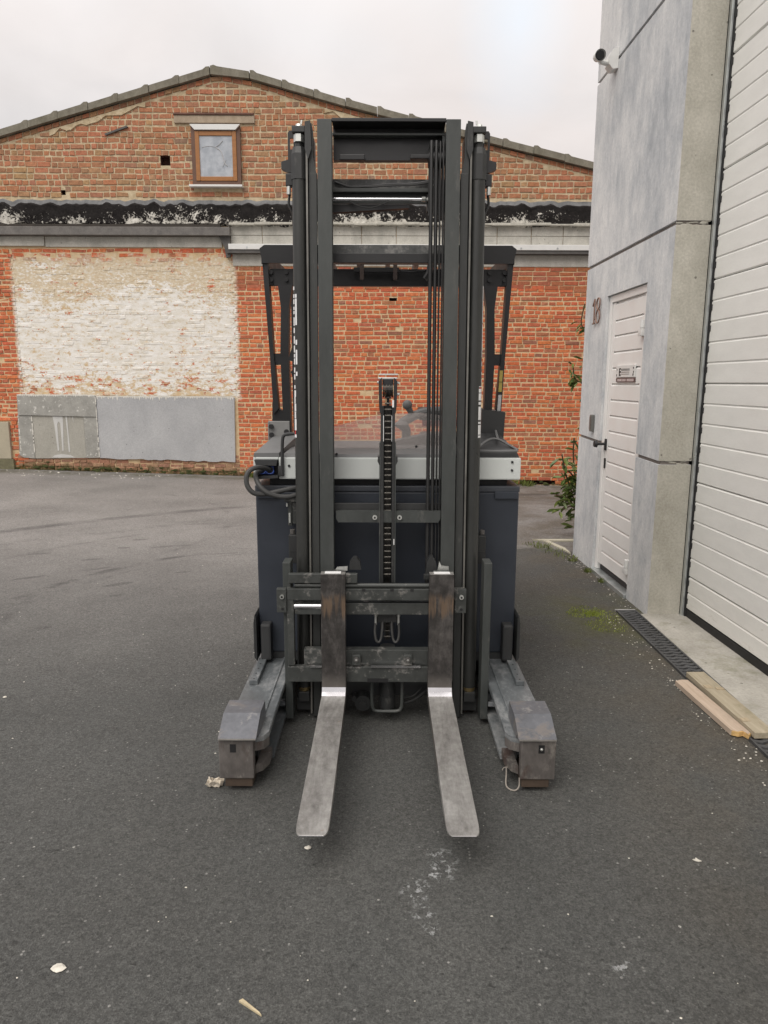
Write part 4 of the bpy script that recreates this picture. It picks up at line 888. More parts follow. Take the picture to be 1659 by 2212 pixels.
tp('grab_rod', MB().tube([(-.475, 3.155, 1.085), (-.473, 3.155, 1.18), (-.470, 3.155, 1.245), (-.462, 3.155, 1.266), (-.44, 3.155, 1.272), (-.40, 3.155, 1.272)], .0075, 8).box(-.493, -.466, 3.150, 3.164, 1.082, 1.128, .003), HOODD, smooth=True)
# hood and operator compartment
hd = tp('hood', MB().prism([(3.17, 1.1665), (3.18, 1.180), (3.40, 1.186), (3.85, 1.186), (3.85, 1.1665)], 'x', -.47, .36), HOOD)
tp('hood_pod', MB().add([(-.605, 3.17, 1.1665), (-.490, 3.17, 1.1665), (-.490, 3.17, 1.186), (-.603, 3.17, 1.184), (-.59, 3.62, 1.1665), (-.455, 3.62, 1.1665), (-.455, 3.62, 1.235), (-.575, 3.62, 1.232)], [(0,1,2,3),(5,4,7,6),(1,5,6,2),(4,0,3,7),(3,2,6,7),(0,4,5,1)]), HOOD, hd)
tp('hood_pod', MB().add([(.37, 3.18, 1.1665), (.598, 3.18, 1.1665), (.585, 3.19, 1.195), (.37, 3.19, 1.195), (.37, 3.7, 1.1665), (.575, 3.7, 1.1665), (.55, 3.7, 1.27), (.37, 3.7, 1.27)], [(0,1,2,3),(5,4,7,6),(1,5,6,2),(4,0,3,7),(3,2,6,7),(0,4,5,1)]), HOODD, hd)
tp('pod_trim', MB().tube([(.39, 3.17, 1.198), (.47, 3.30, 1.235), (.52, 3.32, 1.238), (.565, 3.27, 1.215), (.592, 3.2, 1.20)], .006, 6).tube([(.37, 3.17, 1.198), (.50, 3.16, 1.197), (.585, 3.165, 1.199)], .006, 6).tube([(.52, 3.32, 1.238), (.545, 3.55, 1.262)], .006, 6), HOOD, hd, smooth=True)
tp('hood_bolt', MB().cyl((-.23, 3.172, 1.181), (-.23, 3.166, 1.181), .006, n=10).cyl((-.41, 3.172, 1.181), (-.41, 3.166, 1.181), .006, n=10).cyl((.13, 3.185, 1.215), (.13, 3.179, 1.215), .006, n=10), BLACK, hd)
tp('console', MB().prism([(.475, 1.19), (.585, 1.19), (.592, 1.355), (.475, 1.368)], 'y', 3.56, 3.95), HOODD)
tp('console_panel', MB().prism([(-.02, 1.17), (.30, 1.17), (.30, 1.246), (.20, 1.240), (-.02, 1.192)], 'y', 3.60, 3.72), HOOD)
tp('console_bin', MB().box(.21, .29, 3.58, 3.599, 1.17, 1.235, .004), HOODD)
lv = tp('steering_wheel', MB().tube([(.10, 3.75, 1.20), (.10, 3.74, 1.255), (.075, 3.72, 1.285), (.12, 3.74, 1.315), (.20, 3.78, 1.345), (.30, 3.80, 1.352)], .024, 10).ball((.075, 3.70, 1.283), .034, 12, (1.1, 1, .6)), HOOD, smooth=True)
tp('steering_knob', MB().ball((.105, 3.72, 1.385), .026, 12, (1, 1, 1)).cyl((.13, 3.74, 1.335), (.108, 3.72, 1.375), .014, .018, 10), HOOD, lv, smooth=True)
tp('armrest', MB().box(.17, .36, 3.80, 4.0, 1.30, 1.365, .012), GUARD)
se = tp('seat', MB().box(.20, .56, 4.05, 4.45, .95, 1.20, .03), GUARD); tp('seat_trim', MB().box(.20, .40, 4.02, 4.05, 1.255, 1.295, .005), RED, se); tp('seat_back', MB().box(.44, .58, 4.05, 4.45, 1.2, 1.33, .03), GUARD, se)
sh = tp('wind_shield', MB().prism([(-.26, 1.165), (.27, 1.165), (.27, 1.345), (.16, 1.357), (-.02, 1.352), (-.10, 1.333), (-.26, 1.290)], 'y', 3.395, 3.400), SHIELD)
# overhead guard
og = tp('overhead_guard', MB().prism([(-.623, 2.135), (-.600, 2.152), (.600, 2.152), (.623, 2.135), (.610, 2.068), (-.610, 2.068)], 'y', 3.58, 3.60).box(-.58, .58, 3.62, 3.64, 1.968, 2.048, .002), GUARD)
for s in (-1, 1):
    tp('side_rail', MB().prism([(3.601, 2.068), (3.601, 2.138), (4.6, 2.16), (4.6, 2.09)], 'x', s*.618, s*.600), GUARD, og)
    tp('corner_gusset', MB().add([(s*.612, 3.585, 2.07), (s*.600, 3.60, 2.07), (s*.560, 3.62, 1.97), (s*.585, 3.60, 1.97), (s*.612, 3.66, 2.07), (s*.585, 3.66, 1.97), (s*.56, 3.66, 1.97), (s*.60, 3.66, 2.07)], [(0,1,2,3),(4,0,3,5),(1,7,6,2),(0,4,7,1),(3,2,6,5)]), GUARD, og)
    for zz_ in (1.995, 2.03): tp('guard_bolt', MB().cyl((s*.50, 3.62, zz_), (s*.50, 3.608, zz_), .010, n=10).cyl((s*.575, 3.62, zz_), (s*.575, 3.606, zz_), .011, n=10), GUARD, og)
    P = MB()
    P.prism([(s*.612, 2.07), (s*.586, 2.07), (s*.566, 1.60), (s*.585, 1.60)], 'y', 3.59, 3.65).prism([(s*.585, 1.60), (s*.564, 1.60), (s*.548, 1.37), (s*.574, 1.34)], 'y', 3.585, 3.645)
    P.prism([(s*.540, 1.968), (s*.470, 1.968), (s*.488, 1.86), (s*.494, 1.63), (s*.536, 1.63), (s*.528, 1.86)], 'y', 3.60, 3.66).prism([(s*.536, 1.63), (s*.494, 1.63), (s*.490, 1.35), (s*.530, 1.35)], 'y', 3.601, 3.659)
    P.prism([(s*.572, 1.640), (s*.530, 1.640), (s*.530, 1.585), (s*.572, 1.585)], 'y', 3.603, 3.655)
    if s < 0: P.prism([(s*.582, 1.40), (s*.555, 1.37), (s*.532, 1.355), (s*.490, 1.36), (s*.488, 1.20), (s*.588, 1.20)], 'y', 3.602, 3.662)
    tp('guard_post', P, GUARD, og)
    if s < 0:
        tp('post_plate', MB().box(-.604, -.496, 3.594, 3.6015, 1.195, 1.305, .003).box(-.606, -.600, 3.59, 3.66, 1.21, 1.30), paint('plate_grey', (.26, .26, .255), .45, .2, var=.08), og)
        tp('post_bolt', MB().cyl((-.588, 3.594, 1.278), (-.588, 3.575, 1.278), .012, n=10).cyl((-.588, 3.594, 1.236), (-.588, 3.575, 1.236), .012, n=10).cyl((-.512, 3.594, 1.252), (-.512, 3.58, 1.252), .012, n=12).cyl((-.512, 3.594, 1.214), (-.512, 3.58, 1.214), .012, n=12), BLACK, og)
for i in range(7): tp('roof_bar', MB().box(-.45 + i*.15 - .012, -.45 + i*.15 + .012, 3.601, 4.58, 2.10, 2.14), GUARD, og)
tp('rear_bar', MB().box(-.60, .60, 4.58, 4.61, 2.09, 2.16, .004), GUARD, og)
for s in (-1, 1): tp('rear_post', MB().box(s*.56, s*.60, 4.55, 4.60, 1.15, 2.088, .005), GUARD, og)
tp('work_light', MB().box(-.165, .055, 3.54, 3.56, 2.022, 2.044, .002), GUARD, og)
for x in (-.125, .035): tp('light_bracket', MB().box(x-.010, x+.010, 3.535, 3.545, 1.985, 2.066, .003), paint('bracket_brown', (.06, .042, .036), .6), og)
tp('guard_strut', MB().tube([(.205, 3.55, 2.06), (.198, 3.55, 2.02), (.18, 3.55, 1.99)], .016, 8).tube([(.06, 3.55, 2.03), (.11, 3.54, 2.024), (.18, 3.55, 2.03)], .004, 6), GUARD, og, smooth=True)
for (z0_, z1_, m_) in ((1.505, 1.560, YEL), (1.455, 1.502, YEL), (1.36, 1.44, DECALG)): tp('warning_label', MB().prism([(.560-(1.56-z0_)*.03, z0_), (.576-(1.56-z0_)*.03, z0_), (.577-(1.56-z1_)*.03, z1_), (.561-(1.56-z1_)*.03, z1_)], 'y', 3.5820, 3.5845), m_, og)
tp('mirror', MB().prism([(-.490, 1.605), (-.40, 1.585), (-.40, 1.76), (-.44, 1.755)], 'y', 3.54, 3.57).prism([(-.478, 1.55), (-.455, 1.57), (-.40, 1.58), (-.40, 1.40), (-.445, 1.44)], 'y', 3.54, 3.57), GUARD)
# mast -------------------------------------------------------------
for s in (-1, 1):
    X_ = lambda a, b_: (s*a, s*b_)
    m_ = MB(TL)
    m_.box(*X_(.234, .2935), 2.95, 2.968, .01, 2.555, .002).box(*X_(.2745, .2935), 2.9682, 3.07, .01, 2.545).box(*X_(.238, .2743), 3.055, 3.07, .01, 2.54)
    ic_ = tp('inner_mast_channel', m_, MAST)
    m_ = MB(TL).box(*X_(.2975, .331), 2.968, 2.985, .01, 2.35, .002).box(*X_(.313, .331), 2.9852, 3.09, .01, 2.50).prism([(s*.300, 2.35), (s*.331, 2.35), (s*.331, 2.545), (s*.318, 2.545), (s*.312, 2.51), (s*.312, 2.41)], 'y', 2.970, 2.984)
    tp('middle_mast_channel', m_, MASTM)
    m_ = MB(TL).box(*X_(.334, .3415), 2.958, 3.11, .03, 2.44, .001).box(*X_(.334, .40), 3.095, 3.11, .03, 2.40)
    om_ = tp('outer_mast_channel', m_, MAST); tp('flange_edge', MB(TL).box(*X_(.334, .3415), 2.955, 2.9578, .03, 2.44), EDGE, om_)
    cy = tp('lift_cylinder', MB(TL).cyl((s*.372, 2.985, .15), (s*.372, 2.985, 2.33), .030, n=28), CYL, smooth=True)
    tp('cylinder_head', MB(TL).cyl((s*.372, 2.985, 2.325), (s*.372, 2.985, 2.425), .0345, .0345, 8).cyl((s*.372, 2.985, 2.4252), (s*.372, 2.985, 2.452), .0335, .026, 8).cyl((s*.372, 2.985, 2.4522), (s*.372, 2.985, 2.472), .016, n=12), MASTD, cy)
    tp('rod_nut', MB(TL).cyl((s*.372, 2.98, 2.4722), (s*.372, 2.98, 2.502), .021, n=6), ZINC, cy)
    tp('head_bracket', MB(TL).prism([(s*.3445, 2.475), (s*.3445, 2.545), (s*.322, 2.550), (s*.318, 2.44), (s*.332, 2.40), (s*.345, 2.44)], 'y', 2.953, 2.962).box(*X_(.3446, .398), 2.955, 3.02, 2.505, 2.530, .003), MASTD, cy)
    tp('head_bolt', MB(TL).cyl((s*.372, 2.985, 2.531), (s*.372, 2.985, 2.544), .015, .012, 8).cyl((s*.362, 2.985, 2.5445), (s*.360, 2.985, 2.56), .004, n=6), ZINC, cy)
    q = [(s*.345, 2.20), (s*.405, 2.20), (s*.424, 2.33), (s*.424, 2.525), (s*.418, 2.533), (s*.345, 2.533)]
    tp('head_plate', MB(TL).prism([(s*.345, 2.30), (s*.40, 2.30), (s*.424, 2.33), (s*.424, 2.46), (s*.40, 2.46), (s*.40, 2.505), (s*.415, 2.505), (s*.415, 2.46), (s*.424, 2.46), (s*.424, 2.525), (s*.418, 2.535), (s*.345, 2.535)], 'y', 3.03, 3.04), GUARD, cy)
    tp('head_lug', MB(TL).prism([(s*.405, 2.355), (s*.405, 2.412), (s*.43, 2.405), (s*.447, 2.400), (s*.447, 2.372), (s*.43, 2.365)], 'y', 2.99, 3.02).box(*X_(.398, .430), 2.99, 3.03, 2.305, 2.354, .003), GUARD, cy)
    tp('lug_bolt', MB(TL).cyl((s*.418, 3.0, 2.272), (s*.418, 3.0, 2.304), .009, n=8), ZINC, cy)
    tp('sensor_cable', MB(TL).tube([(s*.416, 3.01, 2.275), (s*.420, 3.01, 2.235), (s*.405, 3.01, 2.20), (s*.402, 3.02, 2.15)], .006, 6), HOSE, cy, smooth=True)
    tp('brass_collar', MB(TL).cyl((s*.372, 2.985, .132), (s*.372, 2.985, .1495), .026, .029, 24), BRASS, cy, smooth=True)
    tp('cylinder_foot', MB(TL).box(*X_(.347, .397), 2.955, 3.02, .085, .131, .004).box(*X_(.33, .41), 2.99, 3.06, .03, .084, .003), MASTD, cy)
    pl_ = tp('side_plate', MB().box(*X_(.413, .447), 2.905, 2.99, .03, .745, .004), MAST)
    tp('roller_block', MB().box(*X_(.400, .440), 3.06, 3.12, .70, .83, .004).box(*X_(.402, .438), 3.058, 3.06, .755, .758), MASTD, pl_)
    tp('block_bolt', MB().cyl((s*.425, 3.09, .831), (s*.425, 3.09, .85), .012, n=8), DGREY, pl_)
    # decals on the cylinders: white lettering fragments wrapped round the tube
    def patch(mb, a0, a1, z0_, z1_):
        r = .0307; n = 4; pts = []
        for zz_ in (z0_, z1_):
            for k in range(n+1):
                a = R(a0 + (a1-a0)*k/n); pts.append((s*(.372 + r*math.cos(a)), 2.985 - r*math.sin(a), zz_))
        mb.add(pts, [(k, k+1, n+2+k, n+1+k) for k in range(n)])
    zc = lambda cy_: 1.988 - (603.5 + cy_*.1141 - 568.6)*.001905
    zd = lambda cy_: 1.988 - (855.8 + cy_*.1339 - 568.6)*.001905
    ze = lambda cy_: 1.988 - (603.5 + cy_*.1737 - 568.6)*.001905
    d1 = MB(TL); d2 = MB(TL)
    if s < 0:
        for a, b_ in ((120, 185), (265, 335), (360, 450), (500, 560), (580, 640), (700, 860), (900, 1000), (1060, 1200), (1240, 1370), (1400, 1465), (1485, 1600), (1660, 1760), (1790, 1890), (2000, 2070)): patch(d1, 12, 40, zc(b_), zc(a))
        for a, b_ in ((265, 335), (350, 850), (1130, 1225), (1320, 1600), (1740, 1820)): patch(d1, 48, 64, zc(b_), zc(a))
        patch(d1, 8, 46, zc(2225), zc(2100)); patch(d1, 8, 40, zd(120), zd(0)); patch(d1, 8, 46, zd(250), zd(124)); patch(d1, 8, 44, zd(372), zd(256)); patch(d1, 8, 48, zd(570), zd(380)); patch(d1, 8, 48, zd(690), zd(640))
        patch(d2, 9, 38, zd(638), zd(574))
    else:
        for a, b_ in ((65, 520), (540, 950)): patch(d1, 6, 30, ze(b_), ze(a))
        for a, b_ in ((1010, 1065), (1140, 1170), (1230, 1270)): patch(d1, 8, 28, ze(b_), ze(a))
        for a, b_ in ((1320, 1330), (1352, 1400), (1410, 1500), (1520, 1555), (1580, 1750), (1775, 1800), (1815, 1940), (1950, 1980)): patch(d1, 6, 58, ze(b_), ze(a))
        patch(d2, 10, 50, ze(1350), ze(1332))
    tp('decal', d1, DECAL, cy, label='white vertical lettering'); tp('decal', d2, RED, cy, label='red patch')
tm = tp('top_crossmember', MB(TL).box(-.2338, .2338, 2.953, 3.07, 2.546, 2.560, .002).box(-.2338, .2338, 3.035, 3.07, 2.42, 2.5455), GUARD)  # shade of the recess put into the colour: guard black, not mast paint
tp('top_lip', MB(TL).box(-.2335, .2335, 3.0, 3.0345, 2.508, 2.518, .002).box(.222, .2335, 3.0, 3.0345, 2.43, 2.507), MAST, tm)
tp('top_stop', MB(TL).box(-.205, -.10, 2.995, 3.0345, 2.410, 2.432, .003).box(.09, .20, 2.995, 3.0345, 2.416, 2.432, .003), GUARD, tm)
cm2 = tp('crossmember', MB(TL).box(-.330, .330, 3.10, 3.115, 2.318, 2.362, .002), MOTT)
tp('flange', MB(TL).box(-.330, .330, 3.07, 3.116, 2.302, 2.3175, .002).box(-.33, .33, 3.105, 3.115, 2.262, 2.3018), MAST, cm2)
tp('synchro_rod', MB(TL).cyl((-.33, 3.075, 2.273), (.142, 3.075, 2.273), .0075, n=14), CHROME, cm2, smooth=True)
tp('rod_nut', MB(TL).cyl((.1425, 3.075, 2.273), (.158, 3.075, 2.273), .011, n=6).ball((.168, 3.075, 2.273), .0085, 10), ZINC, cm2)
tp('rod_end_block', MB(TL).box(.165, .24, 3.085, 3.12, 2.225, 2.30, .003), GUARD, cm2)
tp('tray', MB(TL).prism([(-.33, 2.258), (-.33, 2.218), (.09, 2.243), (.09, 2.258)], 'y', 3.10, 3.13), GUARD, cm2)
tp('cable', MB(TL).tube([(-.23, 3.09, 2.345), (-.17, 3.08, 2.325), (-.10, 3.075, 2.324), (0, 3.072, 2.332), (.1, 3.072, 2.335), (.2, 3.06, 2.347)], .005, 6).tube([(-.10, 3.075, 2.322), (0, 3.068, 2.327), (.1, 3.068, 2.330), (.2, 3.06, 2.342)], .004, 6).tube([(-.17, 3.07, 2.265), (-.13, 3.07, 2.245), (-.07, 3.07, 2.238), (0, 3.07, 2.262)], .003, 6), HOSE, cm2, smooth=True)
tp('cable_tip', MB(TL).cyl((.185, 3.055, 2.348), (.20, 3.055, 2.349), .005, n=8).cyl((.185, 3.055, 2.325), (.20, 3.055, 2.325), .006, n=8), ZINC, cm2)
cm3 = tp('crossmember', MB(TL).box(-.330, .330, 3.10, 3.115, 2.048, 2.090, .002), MOTT); tp('flange', MB(TL).box(-.330, .330, 3.06, 3.116, 2.008, 2.0475, .002), GUARD, cm3)
cm4 = tp('crossmember', MB(TL).box(-.2735, .2735, 3.00, 3.015, .935, .975, .002), MASTD)
tp('cross_strap', MB(TL).prism([(-.225, .948), (.232, .948), (.232, .915), (.222, .897), (-.215, .897), (-.225, .915)], 'y', 2.965, 2.985), MAST, cm4)
for x in (-.055, .053): tp('strap_bolt', MB(TL).cyl((x, 2.965, .920), (x, 2.955, .920), .010, n=14).cyl((x, 2.9548, .920), (x, 2.9535, .920), .005, n=6, mi=1), [ZINC, BLACK], cm4)
# free-lift cylinder with chain
fl = tp('chain_post', MB(TL).box(-.031, -.0175, 2.96, 3.02, .63, 1.40, .001).box(.0185, .031, 2.96, 3.02, .63, 1.40, .001).box(-.030, .030, 3.0205, 3.035, .40, 1.40), MASTD)
tp('post_sleeve', MB(TL).box(-.036, -.0315, 2.958, 3.02, .63, 1.245, .001).box(.0315, .036, 2.958, 3.02, .63, 1.245, .001), MAST, fl)
tp('post_clamp', MB(TL).prism([(-.044, 1.165), (-.036, 1.148), (-.0365, 1.186), (-.042, 1.186)], 'y', 2.955, 3.0).prism([(.044, 1.165), (.036, 1.148), (.0365, 1.186), (.042, 1.186)], 'y', 2.955, 3.0), MASTD, fl)
tp('post_head', MB(TL).prism([(-.038, 1.40), (-.034, 1.37), (-.024, 1.37), (-.026, 1.52), (-.040, 1.505)], 'y', 2.955, 3.03).prism([(.038, 1.40), (.034, 1.37), (.024, 1.37), (.026, 1.52), (.040, 1.505)], 'y', 2.955, 3.03).box(-.0235, .0235, 2.97, 3.03, 1.485, 1.515, .004), GUARD, fl)
hw_ = MB(TL)
for i in range(7): hw_.cyl((-.0225+.0065*i, 2.992, 1.468), (-.0165+.0065*i, 2.992, 1.468), (.033, .0285)[i % 2], n=18)
tp('head_wheel', hw_, CHAIN, fl, kind='stuff')
tp('head_pin', MB(TL).cyl((-.040, 2.985, 1.533), (.043, 2.985, 1.533), .0035, n=8).cyl((-.042, 2.975, 1.517), (.040, 2.975, 1.517), .0045, n=8).cyl((.036, 2.975, 1.45), (.050, 2.975, 1.45), .006, n=8).cyl((-.046, 2.975, 1.50), (-.038, 2.975, 1.50), .006, n=8).cyl((.038, 2.975, 1.50), (.05, 2.975, 1.495), .005, n=8), ZINC, fl)
tp('chain_tag', MB(TL).box(.0185, .026, 2.9535, 2.9545, 1.395, 1.425).box(-.0195, -.0172, 2.957, 2.9595, 1.25, 1.36).box(.0165, .0182, 2.957, 2.9595, 1.25, 1.36).box(.027, .0305, 2.957, 2.9595, .80, .825), DECAL, fl)
ch = tp('lift_chain', MB(TL).box(-.006, .008, 2.992, 2.996, .36, 1.48), CHAIN)
lk = MB()
for x in (-.013, -.0075, -.002, .0035, .009): lk.box(x-.0012, x+.0012, -.006, .006, -.0165 + (.006 if abs(x+.002) in (0,) else 0), .0115)
lk.cyl((-.0155, 0, .0), (.0125, 0, .0), .0042, n=6, mi=1)
LMK = lk.mesh('chain_link', [CHAIN, PIN])
zz_ = 1.462
while zz_ > .36:
    if not (.49 < zz_ < .66):
        o = bpy.data.objects.new('chain_link', LMK); COL.objects.link(o); o.parent = ch; o.location = (.002, 2.982 + T(zz_) - 3.2, zz_)
    zz_ -= .0258
for (x, r) in ((.1765, .0085), (.197, .0080), (.2135, .0042), (.227, .0040)):
    tp('mast_hose', MB(TL).tube([(x, 2.985, .62), (x, 2.985, 1.2), (x, 2.985, 1.8), (x, 2.985, 2.42), (x, 3.0, 2.462), (x, 3.03, 2.47), (x, 3.05, 2.44), (x, 3.05, 2.2)], r, 8), HOSE, smooth=True)
tp('hose_pulley', MB(TL).cyl((.165, 3.018, 2.42), (.233, 3.018, 2.42), .034, n=18), GUARD, smooth=True)
# carriage ----------------------------------------------------------
ca = tp('fork_carriage', MB().box(-.428, .330, 2.878, 2.91, .586, .637, .003).box(-.428, -.399, 2.880, 2.912, .29, .5855, .003).box(-.43, .285, 2.874, 2.905, .218, .288, .003), CARR)
tp('carriage_plate', MB().box(-.398, .285, 2.892, 2.93, .518, .570, .003).box(-.36, .285, 2.890, 2.93, .290, .360, .003), CARR, ca)
tp('carriage_notch', MB().box(-.085, .005, 2.8735, 2.8738, .2175, .236), BLACK, ca)
tp('carriage_rod', MB().cyl((-.395, 2.895, .6475), (.27, 2.895, .6475), .0105, n=14), CARR, ca, smooth=True)
tp('lock_bar', MB().box(-.420, -.127, 2.880, 2.905, .660, .702, .004), CARR, ca)
nt_ = MB()
for x in (-.10, .02, .105): nt_.box(x-.007, x+.007, 2.8765, 2.8778, .627, .638)
tp('rail_notch', nt_, BLACK, ca)
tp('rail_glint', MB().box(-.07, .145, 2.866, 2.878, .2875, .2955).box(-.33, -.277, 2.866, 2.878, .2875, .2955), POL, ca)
for (x0_, x1_) in ((-.470, -.4285), (.287, .336)):
    e_ = tp('carriage_ear', MB().box(x0_, x1_, 2.872, 2.90, .533, .638, .003), CARR, ca); xm = (x0_+x1_)/2
    tp('ear_bolt', MB().cyl((xm+.003, 2.8715, .605), (xm+.003, 2.862, .605), .0095, n=16).cyl((xm+.003, 2.8618, .605), (xm+.003, 2.8605, .605), .0048, n=6, mi=1).cyl((xm+.004, 2.8718, .549), (xm+.004, 2.8708, .549), .006, n=10, mi=1), [ZINC, BLACK], ca)
tp('shift_rod', MB().cyl((-.398, 2.9, .553), (-.18, 2.9, .553), .0145, n=18), CHROME, ca, smooth=True)
for x in (-.132, .090):
    tp('rail_tab', MB().box(x-.018, x+.018, 2.866, 2.8885, .297, .345, .004), CARR, ca); tp('tab_bolt', MB().cyl((x, 2.8655, .327), (x, 2.857, .327), .0105, n=16).cyl((x, 2.8568, .327), (x, 2.8555, .327), .005, n=6, mi=1), [DGREY, ZINC], ca)
tp('roller_cap', MB().prism([(-.165, .71), (-.112, .71), (-.117, .745), (-.132, .762), (-.146, .762), (-.160, .745)], 'y', 2.92, 2.96).prism([(.165, .69), (.215, .69), (.208, .745), (.195, .768), (.182, .768), (.170, .745)], 'y', 2.92, 2.96).box(.155, .22, 2.90, 2.92, .672, .695, .003), MASTD, ca)
tp('pallet_clip', MB().prism([(.215, .71), (.262, .71), (.262, .725), (.232, .728), (.222, .748)], 'y', 2.91, 2.93).prism([(-.222, .71), (-.17, .71), (-.17, .725), (-.215, .722)], 'y', 2.905, 2.925), ZINC, ca)
tp('hose_manifold', MB().box(-.045, .045, 2.935, 2.96, .468, .512, .003), MASTD, ca)
for s in (-1, 1):
    tp('loop_hose', MB().tube([(s*.050, 2.93, .470), (s*.053, 2.925, .43), (s*.048, 2.92, .395), (s*.036, 2.92, .384), (s*.026, 2.925, .400), (s*.021, 2.93, .44), (s*.020, 2.94, .47)], .0055, 8), CABLE, ca, smooth=True)
    tp('hose_fitting', MB().cyl((s*.050, 2.93, .46), (s*.050, 2.93, .498), .0055, n=10).cyl((s*.050, 2.93, .4982), (s*.050, 2.93, .515), .0075, n=6), ZINC, ca)
# bottom of the mast
um = tp('mast_foot', MB().box(-.25, .25, 3.00, 3.03, .150, .30).box(-.25, .25, 3.02, 3.04, .09, .1495), HOODD)
tp('foot_guard', MB().tube([(-.066, 2.925, .26), (-.066, 2.925, .12), (-.062, 2.925, .075), (-.048, 2.925, .060), (0, 2.925, .058), (.048, 2.925, .060), (.064, 2.925, .075), (.068, 2.925, .12), (.068, 2.925, .26)], .0075, 8), MAST, um, smooth=True)
tp('foot_cylinder', MB().cyl((.003, 2.965, .065), (.003, 2.965, .12), .036, n=20).cyl((.003, 2.965, .1205), (.003, 2.965, .35), .033, n=20), MASTD, um, smooth=True)
tp('foot_motor', MB().cyl((-.107, 2.945, .085), (-.107, 3.0, .085), .036, n=22).cyl((-.107, 2.9448, .085), (-.107, 2.938, .085), .015, n=14).cyl((-.148, 2.95, .105), (-.148, 3.0, .105), .012, n=12), MASTD, um, smooth=True)
tp('foot_hose', MB().tube([(.08, 2.95, .085), (.13, 2.96, .10), (.19, 2.98, .14), (.23, 3.0, .17)], .007, 8).tube([(.075, 2.95, .11), (.12, 2.96, .115), (.16, 2.98, .145)], .006, 8), HOSE, um, smooth=True)
# forks
def fork(s):
    mb = MB(); xi, xo = .176, .279; xc = (xi+xo)/2; hw = (xo-xi)/2
    yf, yb = 2.835, 2.877; zt = .183; fr = .020
    # stations along the centre line: (y_top,z_top,y_bot,z_bot,halfwidth, material of the strip that starts here)
    st = [((yf, .714), (yb, .714), hw, 0), ((yf, .72-.10), (yb, .62), hw, 0), ((yf, .40), (yb, .40), hw, 0), ((yf, .262), (yb, .262), hw, 2), ((yf-.003, zt+.030), (yb, .20), hw, 1), ((yf-.010, zt+.012), (yb-.004, .165), hw, 1), ((yf-.028, zt+.001), (yb-.03, .146), hw, 3), ((2.6, .170), (2.6, .130), hw, 3), ((2.3, .154), (2.3, .120), hw, 3), ((2.08, .142), (2.08, .118), hw, 3), ((1.99, .137), (1.99, .124), hw, 3), ((1.962, .135), (1.962, .126), hw-.002, 3), ((1.948, .134), (1.948, .128), hw-.007, 3), ((1.941, .133), (1.941, .1295), hw-.014, 3)]
    pts = []
    for (a, b_, w, _) in st:
        c = .004
        q = s*(xc + .007*max(0, 2.80-a[0])/.86)
        pts += [(q-w, a[0], a[1]), (q+w, a[0], a[1]), (q+w, b_[0], b_[1]), (q-w, b_[0], b_[1])]
    n = len(st)
    mb.add([(x, y, z) for x, y, z in pts], [])
    for i in range(n-1):
        m_ = st[i][3]
        for k in range(4):
            f = (i*4+k, i*4+(k+1) % 4, (i+1)*4+(k+1) % 4, (i+1)*4+k)
            mb.f.append(f); mb.mi.append({0: 0, 2: 0, 1: 1 if k == 0 else 0, 3: 2 if k == 0 else (2 if i > 7 else 0)}[m_])
    mb.f += [(3, 2, 1, 0), tuple((n-1)*4+k for k in range(4))]; mb.mi += [2, 1]
    o = tp('fork', mb, [FKD, POL, FK])
    bv = o.modifiers.new('edge', 'BEVEL'); bv.width = .0025; bv.segments = 2; bv.limit_method = 'ANGLE'; bv.angle_limit = R(50)
    tp('fork_hook', MB().box(s*xi+s*.02, s*xo-s*.02, 2.878, 2.90, .66, .716, .003), CARR, o)
    tp('top_strip', MB().box(s*.195, s*.262, 2.84, 2.87, .7145, .7165), DECAL, o)  # pale strip on the shank's top face
fork(-1); fork(1)
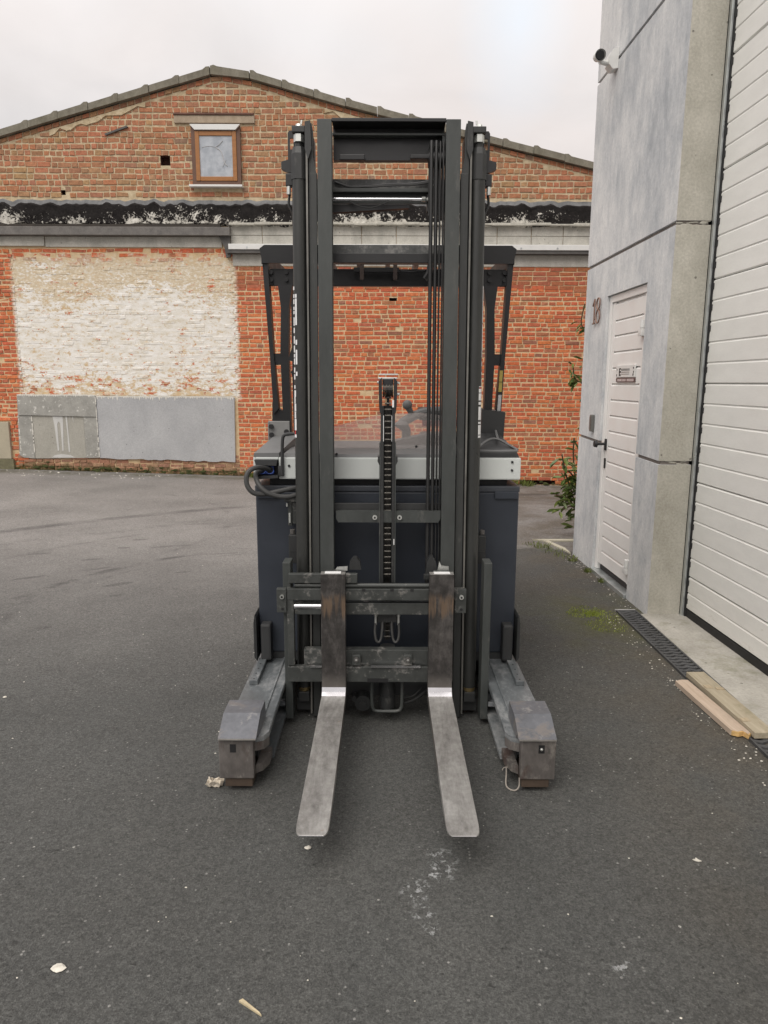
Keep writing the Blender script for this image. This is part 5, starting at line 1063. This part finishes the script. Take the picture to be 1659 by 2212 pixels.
# support legs
def leg(s):
    X_ = lambda a, b_: (s*a, s*b_)
    mb = MB()
    # C section with the open side towards the forks
    mb.prism([(s*.447, 2.47), (s*.462, 2.435), (s*.492, 2.421), (s*.617, 2.421), (s*.617, 3.6), (s*.447, 3.6)], 'z', .180, .200).box(*X_(.598, .617), 2.425, 3.6, .045, .1798).box(*X_(.500, .515), 2.60, 3.6, .052, .1798).box(*X_(.447, .597), 2.56, 3.6, .036, .0515)
    lg = tp('support_leg', mb, LEG)
    tp('guide_ridge', MB().box(*X_(.484, .492), 2.58, 3.3, .2002, .206, .002).box(*X_(.449, .455), 2.50, 3.3, .2002, .203, .001), LEG, lg)
    tp('wear_strip', MB().box(*X_(.563, .600), 2.88, 3.14, .2004, .222, .003), LEG, lg)
    hl = MB()
    for i in range(5): hl.cyl((s*.582, 2.90+.055*i, .2221), (s*.582, 2.90+.055*i, .2227), .004, n=8)
    tp('strip_hole', hl, BLACK, lg)
    fr_ = MB().box(*X_(.4925, .6205), 2.385, 2.42, .054, .2145, .004).prism([(s*.447, 2.47), (s*.462, 2.437), (s*.4924, 2.4205), (s*.4924, 2.47)], 'z', .145, .1798).prism([(s*.452, 2.49), (s*.470, 2.445), (s*.4924, 2.4255), (s*.4924, 2.56), (s*.452, 2.56)], 'z', .052, .085)
    tp('leg_front', fr_, LEGF, lg)
    tp('front_socket', MB().box(s*(.556 - s*0) - s*.0, s*.556 + s*.022, 2.3835, 2.3845, .160, .192), BLACK if s < 0 else RED if False else BLACK, lg)
    if s > 0: tp('socket_bolt', MB().ball((.567, 2.383, .176), .006, 10), ZINC, lg)
    tp('skid', MB().box(*X_(.500, .602), 2.392, 2.55, .018, .0535, .003), LEGB, lg)
    tp('leg_cap', MB().prism([(2.370, .2150), (2.371, .222), (2.475, .271), (2.580, .273), (2.590, .2005), (2.421, .2005), (2.421, .2150)], 'x', s*.479, s*.618), LEGC, lg)
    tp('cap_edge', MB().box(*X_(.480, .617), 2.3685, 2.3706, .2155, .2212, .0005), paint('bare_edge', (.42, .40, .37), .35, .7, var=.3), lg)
    wh = tp('load_wheel', MB().cyl((s*.520, 2.66, .0665), (s*.592, 2.66, .0665), .066, n=28), TYRE, lg, smooth=True)
    tp('axle_bolt', MB().cyl((s*.468, 2.505, .118), (s*.495, 2.505, .118), .011, n=14), CHROME, lg, smooth=True)
    tp('axle_plate', MB().box(*X_(.4925, .4985), 2.48, 2.60, .0855, .1448), MASTD, lg)
    tp('reach_roller', MB().cyl((s*.448, 2.93, .115), (s*.498, 2.93, .115), .034, n=22), CHROME, lg, smooth=True)
leg(-1); leg(1)
for s in (-1, 1):
    bp_ = tp('corner_bumper', MB().box(s*.540, s*.588, 3.118, 3.178, .215, .392, .010), HOODD); tp('bumper_plate', MB().prism([(s*.605, .215), (s*.605, .43), (s*.612, .44), (s*.618, .40), (s*.618, .235)], 'y', 3.11, 3.5), MASTD, bp_)
lt = tp('box_latch', MB().box(-.462, -.405, 3.10, 3.14, .972, 1.003, .005).box(-.448, -.430, 3.12, 3.16, .86, .971, .003).box(-.4295, -.41, 3.125, 3.178, .87, .965), CARR)
tp('latch_pin', MB().box(-.444, -.436, 3.113, 3.119, .875, .92, .001).cyl((-.450, 3.115, .95), (-.450, 3.115, .965), .005, n=8), ZINC, lt)
wr = MB().tube([(.462, 2.50, .06), (.455, 2.46, .03), (.448, 2.42, .012), (.458, 2.40, .006), (.478, 2.392, .006), (.492, 2.396, .02), (.494, 2.405, .05)], .0028, 6).tube([(.465, 2.47, .055), (.445, 2.46, .058), (.436, 2.44, .060)], .002, 5)
wr.v = [(x + TX, y, z) for x, y, z in wr.v]
single('wire_loop', wr, paint('dirty_string', (.30, .27, .235), .8), 'pale bent wire loop snagged under the right support leg', 'wire', smooth=True)
